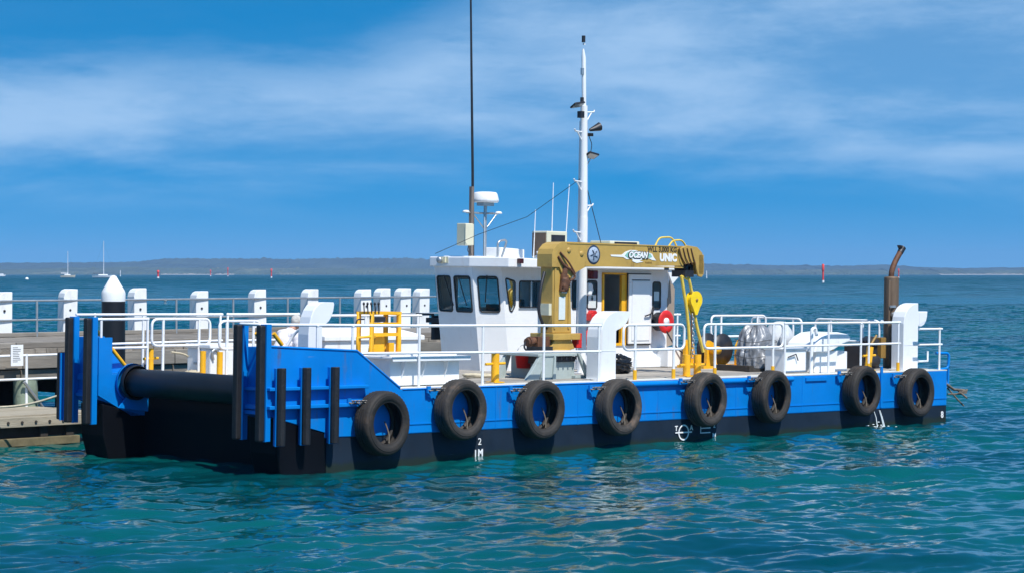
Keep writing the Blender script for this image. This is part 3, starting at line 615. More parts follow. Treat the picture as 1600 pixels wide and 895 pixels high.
    m.prism_t([(13.45, 2.09), (13.93, 2.09), (13.85, 1.98), (13.62, 1.80)], TN-.40, TN-.36); m.build('roof_gusset', M_white, wh)
    # aft canvas strip
    m = MB(); m.prism_t([(13.905, 2.08), (14.12, 2.08), (14.05, 1.85), (14.16, 1.7), (14.14, .5), (13.905, .45)], TN+.01, TN+.06); m.build('canvas_screen', M_brownish, wh)
    # door, frame
    m = MB()
    for a, b in (((11.84, .50), (11.89, 2.02)), ((12.57, .50), (12.62, 2.02)), ((11.84, 1.98), (12.62, 2.02)), ((11.84, .50), (12.62, .55))): m.box((a[0], TN-.03, a[1]), (b[0], TN+.06, b[1]))
    m.box((12.44, TN-.02, .55), (12.56, TN+.05, 1.97)); m.build('door_frame', M_yellow, wh)
    m = MB(); m.box((12.60, TN-.09, .53), (13.32, TN-.04, 1.99)); o = m.build('door', M_white, wh, bevel=.015)
    m = MB(); m.box((12.58, TN-.038, .50), (13.34, TN-.004, 2.01)); m.box((12.68, TN-.096, 1.86), (13.24, TN-.091, 1.88)); m.build('door_seal', M_frame, wh)
    m = MB(); m.box((12.68, TN-.105, .60), (13.24, TN-.091, 1.84)); m.build('door_inset', M_white, wh, bevel=.01)
    m = MB(); m.tube([(13.05, TN-.14, 1.12), (13.2, TN-.16, 1.16), (13.32, TN-.14, 1.25), (13.36, TN-.1, 1.3)], .018, 6); m.cyl((13.3, TN-.13, 1.05), (13.3, TN-.13, 1.3), .02, 6); m.build('door_handle', M_dksteel, wh)
    # coaming along base, step box
    m = MB(); m.box((11.0, TN-.10, .025), (13.9, TN-.004, .22)); m.build('sill', M_white, wh, bevel=.015)
    # hose reel
    m = MB(); m.lathe([(.02, 0), (.235, 0), (.25, -.015), (.235, -.03), (.14, -.035), (.11, -.02), (.02, -.02)], (13.56, TN-.27, 1.0), 'y', 28); rl = m.build('hose_reel', M_red, wh)
    m = MB(); m.lathe([(.0, -.036), (.085, -.036), (.085, -.02)], (13.56, TN-.27, 1.0), 'y', 20); m.build('hub', M_white, rl)
    MB().lathe([(.19, .002), (.20, .02), (.20, .2), (.02, .22)], (13.54, TN-.26, 1.0), 'y', 24).build('reel_drum', M_dksteel, wh)
    MB().tube(fillet([(13.56, TN-.3, .8), (13.8, TN-.35, .45), (14.3, TN-.5, .12), (14.8, TN-.6, .05), (15.6, TN-1.0, .05)], .2), .018, 6).build('hose', M_dksteel, wh)
    m = MB(); m.box((13.60, TN-.32, .03), (14.15, TN+.1, .44)); m.build('step_locker', M_white, wh, bevel=.02)
    # things on the wall
    m = MB(); m.box((11.42, TN-.012, 1.29), (11.66, TN-.006, 1.56)); s_ = m.build('notice', M_paper, wh)
    m = MB(); m.prism_t([(11.54, 1.60), (11.49, 1.67), (11.52, 1.67), (11.52, 1.76), (11.56, 1.76), (11.56, 1.67), (11.59, 1.67)], TN-.014, TN-.008); m.build('arrow', M_txtw, wh)
    m = MB(); m.prism_t([(11.54, 1.44), (11.50, 1.49), (11.525, 1.49), (11.525, 1.54), (11.555, 1.54), (11.555, 1.49), (11.58, 1.49)], TN-.018, TN-.0125); m.build('arrow', M_txtk, s_)
    MB().box((13.47, TN-.01, 1.44), (13.63, TN-.004, 1.64)).build('notice', M_paper, wh)
    MB().box((11.30, TN-.14, 1.55), (11.42, TN-.02, 1.80)).build('wall_light', M_white, wh, bevel=.03)
    m = MB(); m.box((11.36, TN-.22, 1.88), (11.50, TN-.04, 2.06)); m.build('side_light', mat('port_red', (.12, .008, .015), .25), wh, bevel=.02)
    m = MB(); m.box((13.3, 3.23, 2.09), (13.42, 3.258, 2.16)); m.build('eave_lamp', M_dksteel, wh)
    m = MB(); m.box((11.34, TN-.2, 1.03), (11.58, TN-.02, 1.18)); m.prism_t([(11.36, 1.18), (11.55, 1.18), (11.5, 1.24), (11.4, 1.24)], TN-.18, TN-.04); m.build('red_box', M_red, wh, bevel=.015)
    m = MB(); m.tube([(11.46+.14*math.cos(a/20*2*PI), TN-.08, .66+.17*math.sin(a/20*2*PI)) for a in range(20)], .05, 8, closed=True); m.build('lifebuoy', M_red, wh)
    m = MB(); m.lump((11.46, TN-.09, .93), (.10, .07, .10), 8, .2, 12, 10); m.build('rolled_line', M_white, wh)
    # spot light on the front fascia, nav lamp, bracket under
    m = MB(); m.box((8.395, 4.72, 2.16), (8.40, 5.02, 2.29)); m.box((8.36, 4.78, 2.17), (8.395, 4.98, 2.28)); l = m.build('light_plate', M_beige, wh)
    MB().lathe([(.0, -.1), (.04, -.10), (.062, -.085), (.065, -.04), (.03, 0)], (8.36, 4.88, 2.225), 'x', 16).build('lamp', M_steel, l)
    m = MB(); m.box((8.92, 3.19, 2.17), (9.03, 3.278, 2.27)); m.build('nav_lamp', mat('nav_dark', (.05, .01, .015), .3), wh, bevel=.01)
    m = MB(); m.box((8.75, 5.3, .95), (8.85, 5.75, 1.05)); m.box((8.8, 5.56, .6), (9.0, 5.64, 1.1)); m.box((8.7, 5.5, 1.1), (8.75, 6.0, 1.14)); m.build('mirror_bracket', M_dksteel, wh)
    # roof gear
    m = MB(); m.tube([(8.97, 4.6, 2.2), (8.93, 4.6, 4.0), (8.86, 4.6, 6.0), (8.78, 4.6, 8.4)], [.03, .028, .024, .018], 8); m.build('radio_aerial', M_dksteel, wh)
    m = MB(); m.box((8.87, 4.56, 2.25), (8.94, 4.63, 3.72)); m.cyl((8.9, 4.6, 3.6), (8.95, 4.6, 3.6), .03); m.build('aerial_post', mat('post_taupe', (.17, .14, .12), .6), wh)
    m = MB(); m.box((8.64, 4.48, 2.52), (8.85, 4.74, 2.97)); bx = m.build('junction_box', M_beige, wh, bevel=.012)
    MB().box((8.63, 4.465, 2.53), (8.86, 4.478, 2.96)).build('lid', M_beige, bx, bevel=.006)
    MB().tube(fillet([(8.65, 4.4, 2.52), (8.62, 4.4, 2.4), (8.75, 4.4, 2.36), (8.8, 4.5, 2.3)], .06), .008, 5).build('cable', M_dksteel, wh)
    m = MB(); m.cyl((9.3, 4.6, 2.25), (9.3, 4.6, 3.38), .035, 10); m.tube([(9.2, 4.5, 2.3), (9.24, 4.55, 2.7), (9.28, 4.58, 3.0)], .014, 6); m.tube([(9.1, 4.4, 2.3), (9.26, 4.58, 3.2)], .016, 6)
    m.cyl((8.78, 4.6, 3.19), (9.66, 4.6, 3.19), .018, 8); m.cyl((9.3, 4.6, 2.85), (9.62, 4.6, 3.18), .014, 6); m.cyl((9.3, 4.6, 2.85), (8.95, 4.6, 3.18), .014, 6); m.cyl((9.3, 4.35, 3.19), (9.3, 4.85, 3.19), .016, 6)
    m.box((9.15, 4.5, 3.34), (9.45, 4.7, 3.41)); m.build('radar_post', M_steel, wh)
    for x in (8.76, 9.68): MB().lathe([(0, 0), (.07, 0), (.075, .02), (.05, .045), (0, .05)], (x, 4.6, 3.19), 'z', 12).build('gps_puck', M_white, wh)
    m = MB(); m.lathe([(.0, 0), (.25, 0), (.275, .02), (.275, .06), (.245, .17), (.22, .205), (.14, .215), (0, .22)], (9.3, 4.6, 3.41), 'z', 36); m.build('radar_dome', M_white, wh)
    m = MB(); m.prism_t([(9.50, 2.2), (9.58, 2.5), (10.25, 2.47), (10.25, 2.2)], 4.4, 4.9); m.build('roof_locker', M_white, wh, bevel=.02)
    for k in (-.32,): MB().tube(fillet([(9.55+k, 4.15, 2.25), (9.55+k, 4.15, 2.62), (9.66+k*.5, 4.15, 2.66), (9.72+k, 4.2, 2.3)], .1), .022, 8).build('hoop_pipe', M_steel, wh)
    m = MB(); m.box((10.60, 4.1, 2.3), (11.2, 4.55, 2.86)); a = m.build('air_conditioner', M_beige, wh, bevel=.02)
    MB().box((10.72, 4.085, 2.40), (11.12, 4.098, 2.78)).build('grille', M_dksteel, a); MB().box((10.585, 4.13, 2.34), (10.598, 4.52, 2.82)).build('grille', M_brown, a)
    MB().box((11.24, 4.3, 2.3), (11.36, 4.6, 2.84)).build('vent_stack', M_dksteel, wh)
    m = MB(); m.box((12.3, 4.1, 2.2), (13.6, 4.8, 2.58)); m.box((12.62, 4.2, 2.58), (13.55, 4.8, 2.70)); m.build('roof_unit', M_beige, wh, bevel=.02)
    MB().box((12.75, 4.185, 2.61), (13.45, 4.198, 2.68)).build('grille', M_dksteel, wh)
    for x, zt_, dx in ((10.58, 3.30, .02), (11.1, 3.88, .02), (11.5, 3.87, .10)): MB().tube([(x-.02, 4.45, 2.3), (x+dx, 4.45, zt_)], [.014, .008], 6).build('whip_aerial', M_rail, wh)
    MB().lump((10.45, 3.9, 2.33), (.28, .2, .17), 5, .2, 18, 12, zmin=2.15).build('covered_hailer', M_white, wh)
wheelhouse()
# ---- mast
def mast():
    m = MB(); m.cyl((9.690, 2.2, .02), (9.690, 2.2, 3.1), .086, 14); m.tube([(9.690, 2.2, 3.1), (9.660, 2.2, 5.3)], [.080, .070], 12); m.tube([(9.660, 2.2, 5.3), (9.630, 2.2, 6.25), (9.610, 2.2, 6.42)], [.045, .045, .02], 10)
    m.box((9.510, 2.02, .02), (9.870, 2.38, .05)); o = m.build('mast', M_white, barge)
    for z, x in ((6.62, 9.62), (5.98, 9.60), (5.40, 9.60)):
        q = MB(); q.cyl((x, 2.2, z-.07), (x, 2.2, z+.06), .038, 10); q.build('nav_lamp', M_dksteel if z > 6 or z < 5.5 else M_steel, o)
        MB().box((x, 2.18, z-.12), (9.650, 2.22, z-.085)).build('lamp_bracket', M_white, o)
    for (x, z, s) in ((9.390, 5.30, -1), (9.810, 4.33, 1)):
        q = MB(); q.box((-.14, -.09, -.022), (.14, .09, .015), T((x, 2.12, z)) @ Matrix.Rotation(.15*s, 4, 'Y') @ Matrix.Rotation(-.5, 4, 'X')); q.build('flood_lamp', M_dksteel, o, bevel=.01)
        q = MB(); q.box((-.115, -.075, -.026), (.115, .075, -.0225), T((x, 2.12, z)) @ Matrix.Rotation(.15*s, 4, 'Y') @ Matrix.Rotation(-.5, 4, 'X')); q.build('lamp_glass', M_steel, o)
    MB().box((9.470, 2.1, 5.05), (9.570, 2.2, 5.18)).build('camera_box', M_dksteel, o)
    q = MB(); q.cyl((9.730, 2.1, 4.82), (9.960, 2.05, 4.9), .03, 8, .09); q.lathe([(0, 0), (.06, 0), (.06, .06)], (9.770, 2.12, 4.7), 'z', 10); q.build('loudhailer', M_dksteel, o)
    for i, z in enumerate((2.62, 3.15, 3.62, 4.1, 4.6, 5.0)):
        s = 1 if i % 2 else -1
        if z == 2.62: s = -1
        q = MB(); q.tube([(9.680, 2.2, z+.17), (9.680+s*.26, 2.2, z+.19), (9.680+s*.28, 2.2, z+.23)], .016, 6); q.tube([(9.680, 2.2, z-.08), (9.680+s*.2, 2.2, z+.18)], .014, 6); q.build('step', M_white, o)
    MB().tube([(9.670, 2.2, 3.9), (9.110, 3.2, 3.1), (8.75, 4.2, 2.75), (8.3, 5.0, 2.35)], .006, 5).build('stay_wire', M_dksteel, o)
    MB().tube([(9.710, 2.2, 3.85), (10.710, 2.6, 2.4)], .008, 5).build('stay_wire', M_dksteel, o)
    MB().tube(fillet([(9.750, 2.14, 4.7), (9.840, 2.14, 4.55), (9.810, 2.14, 4.4)], .05), .008, 5).build('cable', M_dksteel, o)
    MB().tube([(9.66, 2.32, .1), (9.66, 2.30, 5.0)], .018, 6).build('conduit', M_white, o)
mast()
# ---- crane
def crane():
    cr = bpy.data.objects.new('crane', None); C.objects.link(cr); cr.parent = barge
    m = MB(); m.box((7.44, .86, .0), (8.10, 1.9, .44)); m.box((6.98, .72, .45), (8.02, 1.9, .50))
    m.prism_t([(8.02, .50), (8.08, .50), (8.46, .0), (8.30, .0)], .70, .76); m.prism_t([(8.02, .50), (8.08, .50), (8.46, .0), (8.30, .0)], 1.6, 1.66)
    m.prism_t([(7.44, .45), (7.40, .45), (7.36, 0), (7.44, 0)], .70, .86); m.prism_t([(7.15, .45), (7.02, .45), (6.65, 0), (6.98, 0)], .70, .78); m.prism_t([(7.15, .45), (7.02, .45), (6.65, 0), (6.98, 0)], 1.6, 1.68)
    m.box((7.10, .74, .0), (7.42, .80, .45)); m.box((8.02, .76, .02), (8.30, 1.6, .08)); m.build('pedestal', M_grey, cr, bevel=.008)
    m = MB(); [m.cyl((7.5+i*.13, .75, .38), (7.5+i*.13, .75, .45), .018, 6) for i in range(5)]; m.box((7.45, .80, .34), (8.05, .855, .44)); m.build('bolts', M_dksteel, cr)
    m = MB(); m.lathe([(.02, .50), (.36, .50), (.36, .56), (.24, .57), (.22, .78), (.02, .78)], (7.95, 1.3, 0), 'z', 24); m.box((7.66, 1.0, .74), (8.40, 1.62, .86)); m.prism_t([(7.62, .56), (8.3, .56), (8.2, .74), (7.75, .74)], 1.05, 1.55); m.build('slew_base', M_gold, cr, bevel=.01)
    m = MB(); m.prism_t([(7.78, .86), (8.30, .86), (8.25, 1.85), (8.36, 2.0), (8.6, 2.105), (8.35, 2.3), (7.76, 2.34)], 1.14, 1.47); m.build('column', M_gold, cr, bevel=.02)
    m = MB(); m.box((7.80, 1.12, .95), (7.84, 1.139, 2.2)); m.box((8.18, 1.12, .95), (8.22, 1.139, 1.8)); m.build('column_rib', M_gold, cr)
    m = MB(); m.prism_t([(7.70, 2.10), (7.70, 2.34), (7.74, 2.44), (7.84, 2.53), (7.95, 2.57), (8.06, 2.58), (11.42, 2.56), (11.46, 2.17), (8.62, 2.115), (8.3, 1.98), (8.2, 1.9), (8.0, 1.95), (7.9, 2.1)], 1.10, 1.50); bo = m.build('boom', M_gold, cr, bevel=.018)
    m = MB(); m.box((8.6, 1.092, 2.125), (11.45, 1.098, 2.15)); m.box((8.1, 1.09, 2.545), (11.42, 1.099, 2.562)); m.build('boom_edge', M_gold, bo)
    for a in (8.15, 8.5): MB().lathe([(0, -.012), (.05, -.012), (.055, 0)], (a, 1.1, 2.42 if a < 8.4 else 2.36), 'y', 14).build('pin', M_gold, bo)
    m = MB()
    for t in (1.06, 1.50): m.prism_t([(11.25, 2.50), (11.5, 2.58), (11.82, 2.55), (11.97, 2.44), (12.03, 2.25), (12.03, 2.02), (11.97, 1.95), (11.86, 1.97), (11.80, 2.1), (11.76, 2.25), (11.45, 2.2)], t, t+.04)
    m.box((11.86, 1.06, 2.0), (12.02, 1.54, 2.4)); m.build('boom_head', M_gold, cr, bevel=.01)
    m = MB()
    for t in (1.14, 1.22, 1.30, 1.38): m.lathe([(.04, 0), (.13, 0), (.11, .02), (.13, .04), (.04, .04)], (11.66, t, 2.12), 'y', 16)
    m.box((11.5, 1.1, 1.95), (11.76, 1.46, 2.08)); m.build('sheave', M_dksteel, cr)
    for i in range(4): MB().tube([(11.25+i*.12, 1.05, 2.52), (11.32+i*.12, 1.04, 2.33), (11.44+i*.10, 1.04, 2.2)], .012, 5).build('reeving_wire', M_rusty, cr)
    for (a, b, h) in ((10.7, 11.35, .14), (11.1, 11.65, .09)): MB().tube(fillet([(a, 1.2, 2.55), (a+.12, 1.2, 2.58+h), (b-.15, 1.2, 2.6+h), (b, 1.2, 2.54)], .2), .018, 6).build('hydraulic_hose', M_strap, cr)
    # luffing ram, motor, hoses
    m = MB(); m.cyl((8.0, 1.12, 1.65), (8.06, 1.12, 2.15), .07, 12); m.lump((8.06, 1.09, 1.80), (.10, .06, .14), 4, .25, 18, 14); m.build('luffing_motor', M_rusty, cr)
    m = MB(); m.tube(fillet([(7.85, 1.09, 2.3), (8.0, 1.06, 2.12), (8.2, 1.06, 2.05), (8.3, 1.06, 1.9), (8.15, 1.06, 1.85)], .1), .022, 6); m.tube(fillet([(7.9, 1.09, 2.38), (8.1, 1.05, 2.2), (8.28, 1.05, 1.98)], .1), .018, 6); m.build('hydraulic_hose', M_rusty, cr)
    MB().tube(fillet([(7.7, 1.3, 2.0), (7.55, 1.25, 1.7), (7.5, 1.25, 1.25), (7.65, 1.25, 1.0), (7.8, 1.3, .95)], .25), .03, 8).build('hydraulic_hose', M_dksteel, cr)
    m = MB(); m.box((7.35, 1.1, .62), (7.7, 1.35, .80)); m.cyl((7.15, 1.2, .70), (7.45, 1.2, .73), .075, 12); m.cyl((7.2, 1.2, .705), (7.26, 1.2, .71), .095, 12); m.lump((7.45, 1.2, .7), (.12, .1, .09), 2, .25, 14, 10); m.build('winch_motor', M_rusty, cr)
    m = MB(); m.tube(fillet([(7.02, 1.1, .72), (6.98, 1.1, .6), (7.1, 1.05, .5), (7.3, 1.05, .55), (7.5, 1.0, .5)], .08), .02, 6); m.box((7.35, 1.0, .3), (7.65, 1.4, .62)); m.build('valve_block', M_dksteel, cr)
    m = MB(); m.box((8.36, 1.06, .58), (8.50, 1.2, .86)); m.build('control_box', M_red, cr, bevel=.01)
    MB().box((7.70, 1.17, 1.20), (7.775, 1.42, 1.42)).build('data_plate', M_beige, cr)
    for (x0, x1, zz, zz1) in ((7.93, 8.10, 1.12, 1.55), (8.0, 8.14, 1.62, 1.64)): MB().box((x0, 1.128, zz), (x1, 1.139, zz1)).build('decal', M_paper, cr)
    # lettering on the boom
    def let(mb, x, z, mt, name='lettering', dy=0): o = mb.build(name, mt, bo); o.matrix_local = face_near(x, z, 1.096-dy); return o
    let(text_mb('WLL 3,000 KG', .14, extr=.002, bold=.003), 10.80, 2.478, M_txtk); let(text_mb('UNIC', .20, extr=.003, bold=.012, space=1.05), 10.98, 2.32, M_txtw)
    lg = MB(); lg.tube([(9.30, 0, 2.33), (9.66, 0, 2.34)], .02, 4)
    wv = [(9.30, 2.355), (9.62, 2.36), (9.72, 2.42), (9.86, 2.455), (10.02, 2.455), (10.14, 2.43), (10.28, 2.41), (10.42, 2.41), (10.50, 2.39), (10.54, 2.33), (10.62, 2.26), (10.50, 2.27), (10.40, 2.30), (10.2, 2.275), (10.14, 2.25), (10.25, 2.235), (10.05, 2.205), (9.93, 2.24), (9.93, 2.285), (9.76, 2.275), (9.66, 2.315), (9.32, 2.325)]
    q = MB(); q.prism_t(wv, 1.093, 1.0975); q.build('logo_shape', M_txtw, bo)
    cx, cz = sum(p[0] for p in wv)/len(wv), sum(p[1] for p in wv)/len(wv)
    q = MB(); q.prism_t([(9.70, 2.345), (9.78, 2.41), (9.92, 2.435), (10.1, 2.43), (10.2, 2.40), (10.44, 2.395), (10.5, 2.33), (10.38, 2.305), (9.8, 2.295)], 1.090, 1.0925); q.build('logo_shape', M_txtg, bo)
    let(text_mb('OCEAN', .155, shear=.25, extr=.0015, bold=.008), 10.08, 2.36, M_txtw, dy=.0085); let(text_mb('OCEAN', .165, shear=.25, extr=.0005, bold=.022), 10.08, 2.355, M_txtk, dy=.0065)
    let(text_mb('MARINE', .055, extr=.001), 10.4, 2.215, M_golddk)
    q = MB(); q.lathe([(0, -.008), (.175, -.008), (.185, 0)], (8.83, 1.10, 2.345), 'y', 28); e = q.build('emblem', M_navy, bo)
    q = MB(); q.lathe([(0, -.013), (.145, -.013), (.15, -.008)], (8.83, 1.10, 2.345), 'y', 28); q.build('emblem_face', M_emb, e)
    q = MB()
    for k in range(5): a = k*1.257+.3; q.tube([(8.83+.02*math.cos(a), 1.085, 2.345+.02*math.sin(a)), (8.83+.1*math.cos(a+.5), 1.085, 2.345+.1*math.sin(a+.5))], .012, 4)
    q.build('emblem_mark', M_navy, e)
crane()
# ---- deck fittings welded down
def bollard(x, t, h=.5, r=.07, arm=.2, tilt=0):
    o = MB(); o.tube([(0, 0, 0), (tilt, 0, h)], r, 14); o.box((-.12, -.12, 0), (.12, .12, .015))
    if arm: o.cyl((tilt*.6-arm, 0, h*.62), (tilt*.6+arm, 0, h*.62+.01), .025, 8)
    return o.build('bollard', M_yellow, barge, M=T((x, t, .02)))
bollard(5.62, .45, .53, .075, .24); bollard(10.80, .42, .42, .075, .0); bollard(11.12, .42, .42, .075, .0)
MB().cyl((10.6, .42, .24), (11.35, .42, .24), .028, 8).build('bollard_bar', M_yellow, barge)
bollard(16.72, .45, .50, .075, .22, .08); bollard(2.05, 4.35, .48, .055, 0); bollard(2.05, 3.85, .48, .055, 0); bollard(1.6, 5.32, .5, .05, .16)
# davit pipe, hatch with hood lid
MB().tube(fillet([(14.58, .3, .0), (14.58, .3, .92), (14.70, .3, .95), (14.74, .3, .78)], .09), .035, 8).build('vent_pipe', M_white, barge)
m = MB(); m.prism_t([(14.75, .0), (14.82, .46), (15.55, .46), (15.45, 0)], .35, .95); m.prism_t([(14.66, .44), (14.74, .62), (14.92, .75), (15.15, .83), (15.45, .85), (15.8, .80), (15.88, .75), (15.86, .66), (15.6, .60), (15.35, .50), (15.1, .44)], .28, 1.05); m.build('fan_hood', M_white, barge, bevel=.02)
m = MB(); m.box((15.45, .45, .02), (16.0, .85, .44)); o = m.build('deck_locker', M_white, barge, bevel=.015); MB().box((15.35, .5, .44), (15.6, .8, .52)).build('hinge_block', M_yellow, o)
# exhaust stack
def stack():
    m = MB(); m.cyl((18.3, 1.0, .02), (18.3, 1.0, 2.0), .165, 20); m.lathe([(.165, 1.98), (.15, 2.02), (.05, 2.03)], (18.3, 1.0, 0), 'z', 20); o = m.build('exhaust_stack', M_brown, barge)
    m = MB(); m.tube(fillet([(18.28, 1.0, 1.95), (18.30, 1.0, 2.15), (18.42, 1.0, 2.35), (18.66, 1.0, 2.62)], .12), .062, 12, cap=False); m.build('exhaust_outlet', M_rusty, o)
    m = MB(); m.tube([(18.60, 1.0, 2.55), (18.70, 1.0, 2.67)], [.068, .075], 12, cap=False); m.prism_t([(18.62, 2.62), (18.55, 2.72), (18.76, 2.66)], .95, 1.05); m.build('flap', M_dksteel, o)
    MB().cyl((18.08, .9, .1), (18.08, .9, 1.95), .03, 8).build('drain_pipe', M_brown, o)
    m = MB(); m.box((18.05, .84, 1.35), (18.35, .86, 1.40)); m.cyl((18.1, .84, 1.2), (18.3, .84, 1.25), .04, 8); m.build('bracket', M_steel, o)
    m = MB(); m.box((17.15, .9, .02), (17.75, 1.4, .52)); m.lump((17.5, 1.0, .6), (.26, .2, .12), 3, .2, 14, 10); m.cyl((17.2, .88, .2), (17.6, .88, .2), .13, 12); m.build('engine', M_dksteel, barge, bevel=.02)
    m = MB(); m.box((17.68, .8, .25), (17.88, 1.0, .70)); m.cyl((17.3, .8, .55), (17.5, .8, .75), .03, 8); m.build('engine_guard', M_golddk, barge, bevel=.01)
stack()
# control stand
def stand():
    y = 1.3; r = .05; m = MB(); x0, x1 = 3.42, 4.05
    m.tube([(x0, y, .03), (x0, y, 1.24), (x1, y, 1.24), (x1, y, .55)], r, 6); m.tube([(x0, y+.35, .03), (x0, y+.35, 1.24), (x1, y+.35, 1.24), (x1, y+.35, .03)], r, 6)
    m.box((x0-.03, y-.04, 1.22), (x1+.03, y+.39, 1.27)); m.box((x0, y-.03, 1.02), (x1, y+.02, 1.08)); m.box((x0, y-.03, .84), (x1, y+.02, .9)); m.box((x0, y-.02, .5), (x1, y+.03, .56))
    m.tube([(x0, y, .84), (x0-.33, y, .82), (x0-.33, y, .5), (x0, y, .5)], .028, 6); m.build('control_stand', M_yellow, barge)
    m = MB(); m.prism_t([(3.50, .52), (3.56, .82), (3.62, .84), (3.78, .84), (3.78, .0), (3.55, .0)], y+.06, y+.2); m.lathe([(.05, 0), (.2, 0), (.2, .04), (.12, .07), (.12, .13), (.18, .16), (.05, .17)], (3.85, y-.05, .18), 'z', 16)
    m.box((3.86, y+.03, .5), (3.98, y+.12, .72)); m.build('capstan_post', M_yellow, barge, bevel=.01)
    m = MB()
    for i in range(5): m.cyl((3.20+i*.085, y-.05, 1.24), (3.16+i*.085, y-.08, 1.40), .012, 6); m.lump((3.155+i*.085, y-.085, 1.41), (.022, .022, .03), 0, 0, 8, 6)
    m.box((3.38, y-.02, 1.09), (3.72, y+.02, 1.18)); m.tube(fillet([(3.2, y-.05, 1.14), (3.04, y-.05, 1.14), (3.0, y-.05, 1.04), (3.16, y-.05, 1.02)], .05), .014, 5); m.build('control_lever', M_dksteel, barge)
stand()
# winch amidships
def winch():
    m = MB()
    for x in (13.95, 14.95):
        m.prism_t([(x, .02), (x+.35, .02), (x+.28, .55), (x+.1, .62), (x+.02, .5)], 2.6, 2.68); m.prism_t([(x, .02), (x+.35, .02), (x+.28, .55), (x+.1, .62), (x+.02, .5)], 3.2, 3.28)
    m.box((13.8, 2.55, .02), (15.4, 3.3, .08)); o = m.build('winch', M_yellow, barge)
    MB().lathe([(.02, 0), (.34, 0), (.34, .04), (.2, .05), (.2, .40), (.34, .41), (.34, .45), (.02, .45)], (14.62, 2.72, .42), 'y', 24).build('winch_drum', M_dksteel, o)
    MB().lathe([(.0, -.22), (.08, -.22), (.09, 0), (.0, 0)], (14.1, 2.6, .42), 'y', 16).build('winch_motor', M_yellow, o)
winch()
# ------------------------------------------------------------------ things on or hung from the barge
def bthing(name, x, t, z, label, cat, group=None, rz=0): return empty(name, B @ T((x, t, z)) @ Matrix.Rotation(rz, 4, 'Z'), label, cat, group)
# tyres ----
def tyre_mesh():
    m = MB(); n = 48; R = .525
    prof = [(.340, -.095), (.334, -.125), (.345, -.146), (.37, -.150), (.376, -.158), (.42, -.168), (.455, -.168), (.46, -.160), (.492, -.158), (.516, -.140), (.526, -.115), (.527, -.062), (.511, -.058), (.511, -.046), (.527, -.042), (.529, -.006), (.514, -.003), (.514, .009), (.528, .012), (.527, .046), (.511, .05), (.511, .062), (.527, .066), (.526, .115), (.516, .140), (.492, .158), (.42, .168), (.375, .15), (.345, .148), (.334, .125), (.340, .095), (.36, .08), (.44, .12), (.485, .10), (.49, 0), (.485, -.10), (.44, -.12), (.36, -.08)]
    k = len(prof); v = []; nn = 96
    for i in range(nn):
        a = 2*PI*i/nn; lug = (i % 2 == 0)
        for j, (r, h) in enumerate(prof):
            if abs(h) > .062 and lug and r > .5 and h*h < .0256: r -= .013
            v.append((r*math.cos(a), h, r*math.sin(a)))
    f = [(i*k+j, i*k+(j+1) % k, ((i+1) % nn)*k+(j+1) % k, ((i+1) % nn)*k+j) for i in range(nn) for j in range(k)]
    f = [q[::-1] for q in f]
    m.add(v, f, True); return m.mesh('carcass')
TM = tyre_mesh()
def chain_mb(p0, p1, n=7):
    m = MB(); p0, p1 = Vector(p0), Vector(p1); d = (p1-p0)
    for i in range(n):
        c = p0+d*((i+.5)/n); dn = d.normalized(); u = dn.orthogonal().normalized(); q = dn.cross(u)
        if i % 2: u = q
        l = d.length/n*.75; m.tube([c+dn*l*math.cos(a)+u*l*.6*math.sin(a) for a in [2*PI*j/10 for j in range(10)]], .012, 5, closed=True)
    return m
def make_tyre():
    root = bthing('tyre_fender', 0, 0, 0, 'x', 'tyre', 'tyre fenders chained along the near side of the barge')
    o = bpy.data.objects.new('carcass', TM); TM.materials.append(M_tyre); C.objects.link(o); o.parent = root
    es = o.modifiers.new('edge', 'EDGE_SPLIT'); es.split_angle = math.radians(50)
    chain_mb((-.62, .14, .36), (-.33, -.02, .36), 5).build('chain', M_chain, root)
    MB().box((-.66, .13, .30), (-.58, .165, .42)).build('lug', M_blue, root)
    MB().tube(fillet([(.08, -.08, -.33), (.15, -.02, -.2), (.17, .05, -.08), (.16, .1, .02)], .06), .012, 5).build('rope_tail', M_tail, root)
    return root
TY = [(2.38, -.56, 1.03, 'lug-treaded tyre fender nearest the bow, beside the three black rubber strips'), (4.17, -.39, 1, 'tyre fender with brownish sidewall below the long white bin on deck'), (6.12, -.45, 1, 'tyre fender hanging just left of the grey crane pedestal'), (8.19, -.47, 1, 'tyre fender hanging directly below the middle vent cowl'),
      (10.66, -.40, 1, 'tyre fender above the load line marks, below the pair of yellow bollards'), (12.67, -.40, 1, 'tyre fender below the silver tarpaulin bundle'), (15.65, -.36, 1, 'tyre fender above the trickle of water, right of the white hatch hood'), (17.57, -.45, 1.0, 'tyre fender nearest the stern, below the rear vent cowl')]
ty0 = make_tyre()
for i, (x, z, s, lab) in enumerate(TY):
    o = ty0 if i == 0 else copy_tree(ty0)
    if i: 
        rt = R_.uniform(0, 6)
        for ch in o.children:
            if ch.name.startswith('carcass'): ch.rotation_euler = (0, rt, 0)
    o.matrix_world = B @ T((x, -.165-.03, z)) @ Matrix.Rotation(math.radians(R_.uniform(2, 8)), 4, 'Z') @ Matrix.Rotation(math.radians(R_.uniform(-2, 2)), 4, 'X') @ Matrix.Diagonal((s, 1.0, s, 1))
    o['label'] = lab
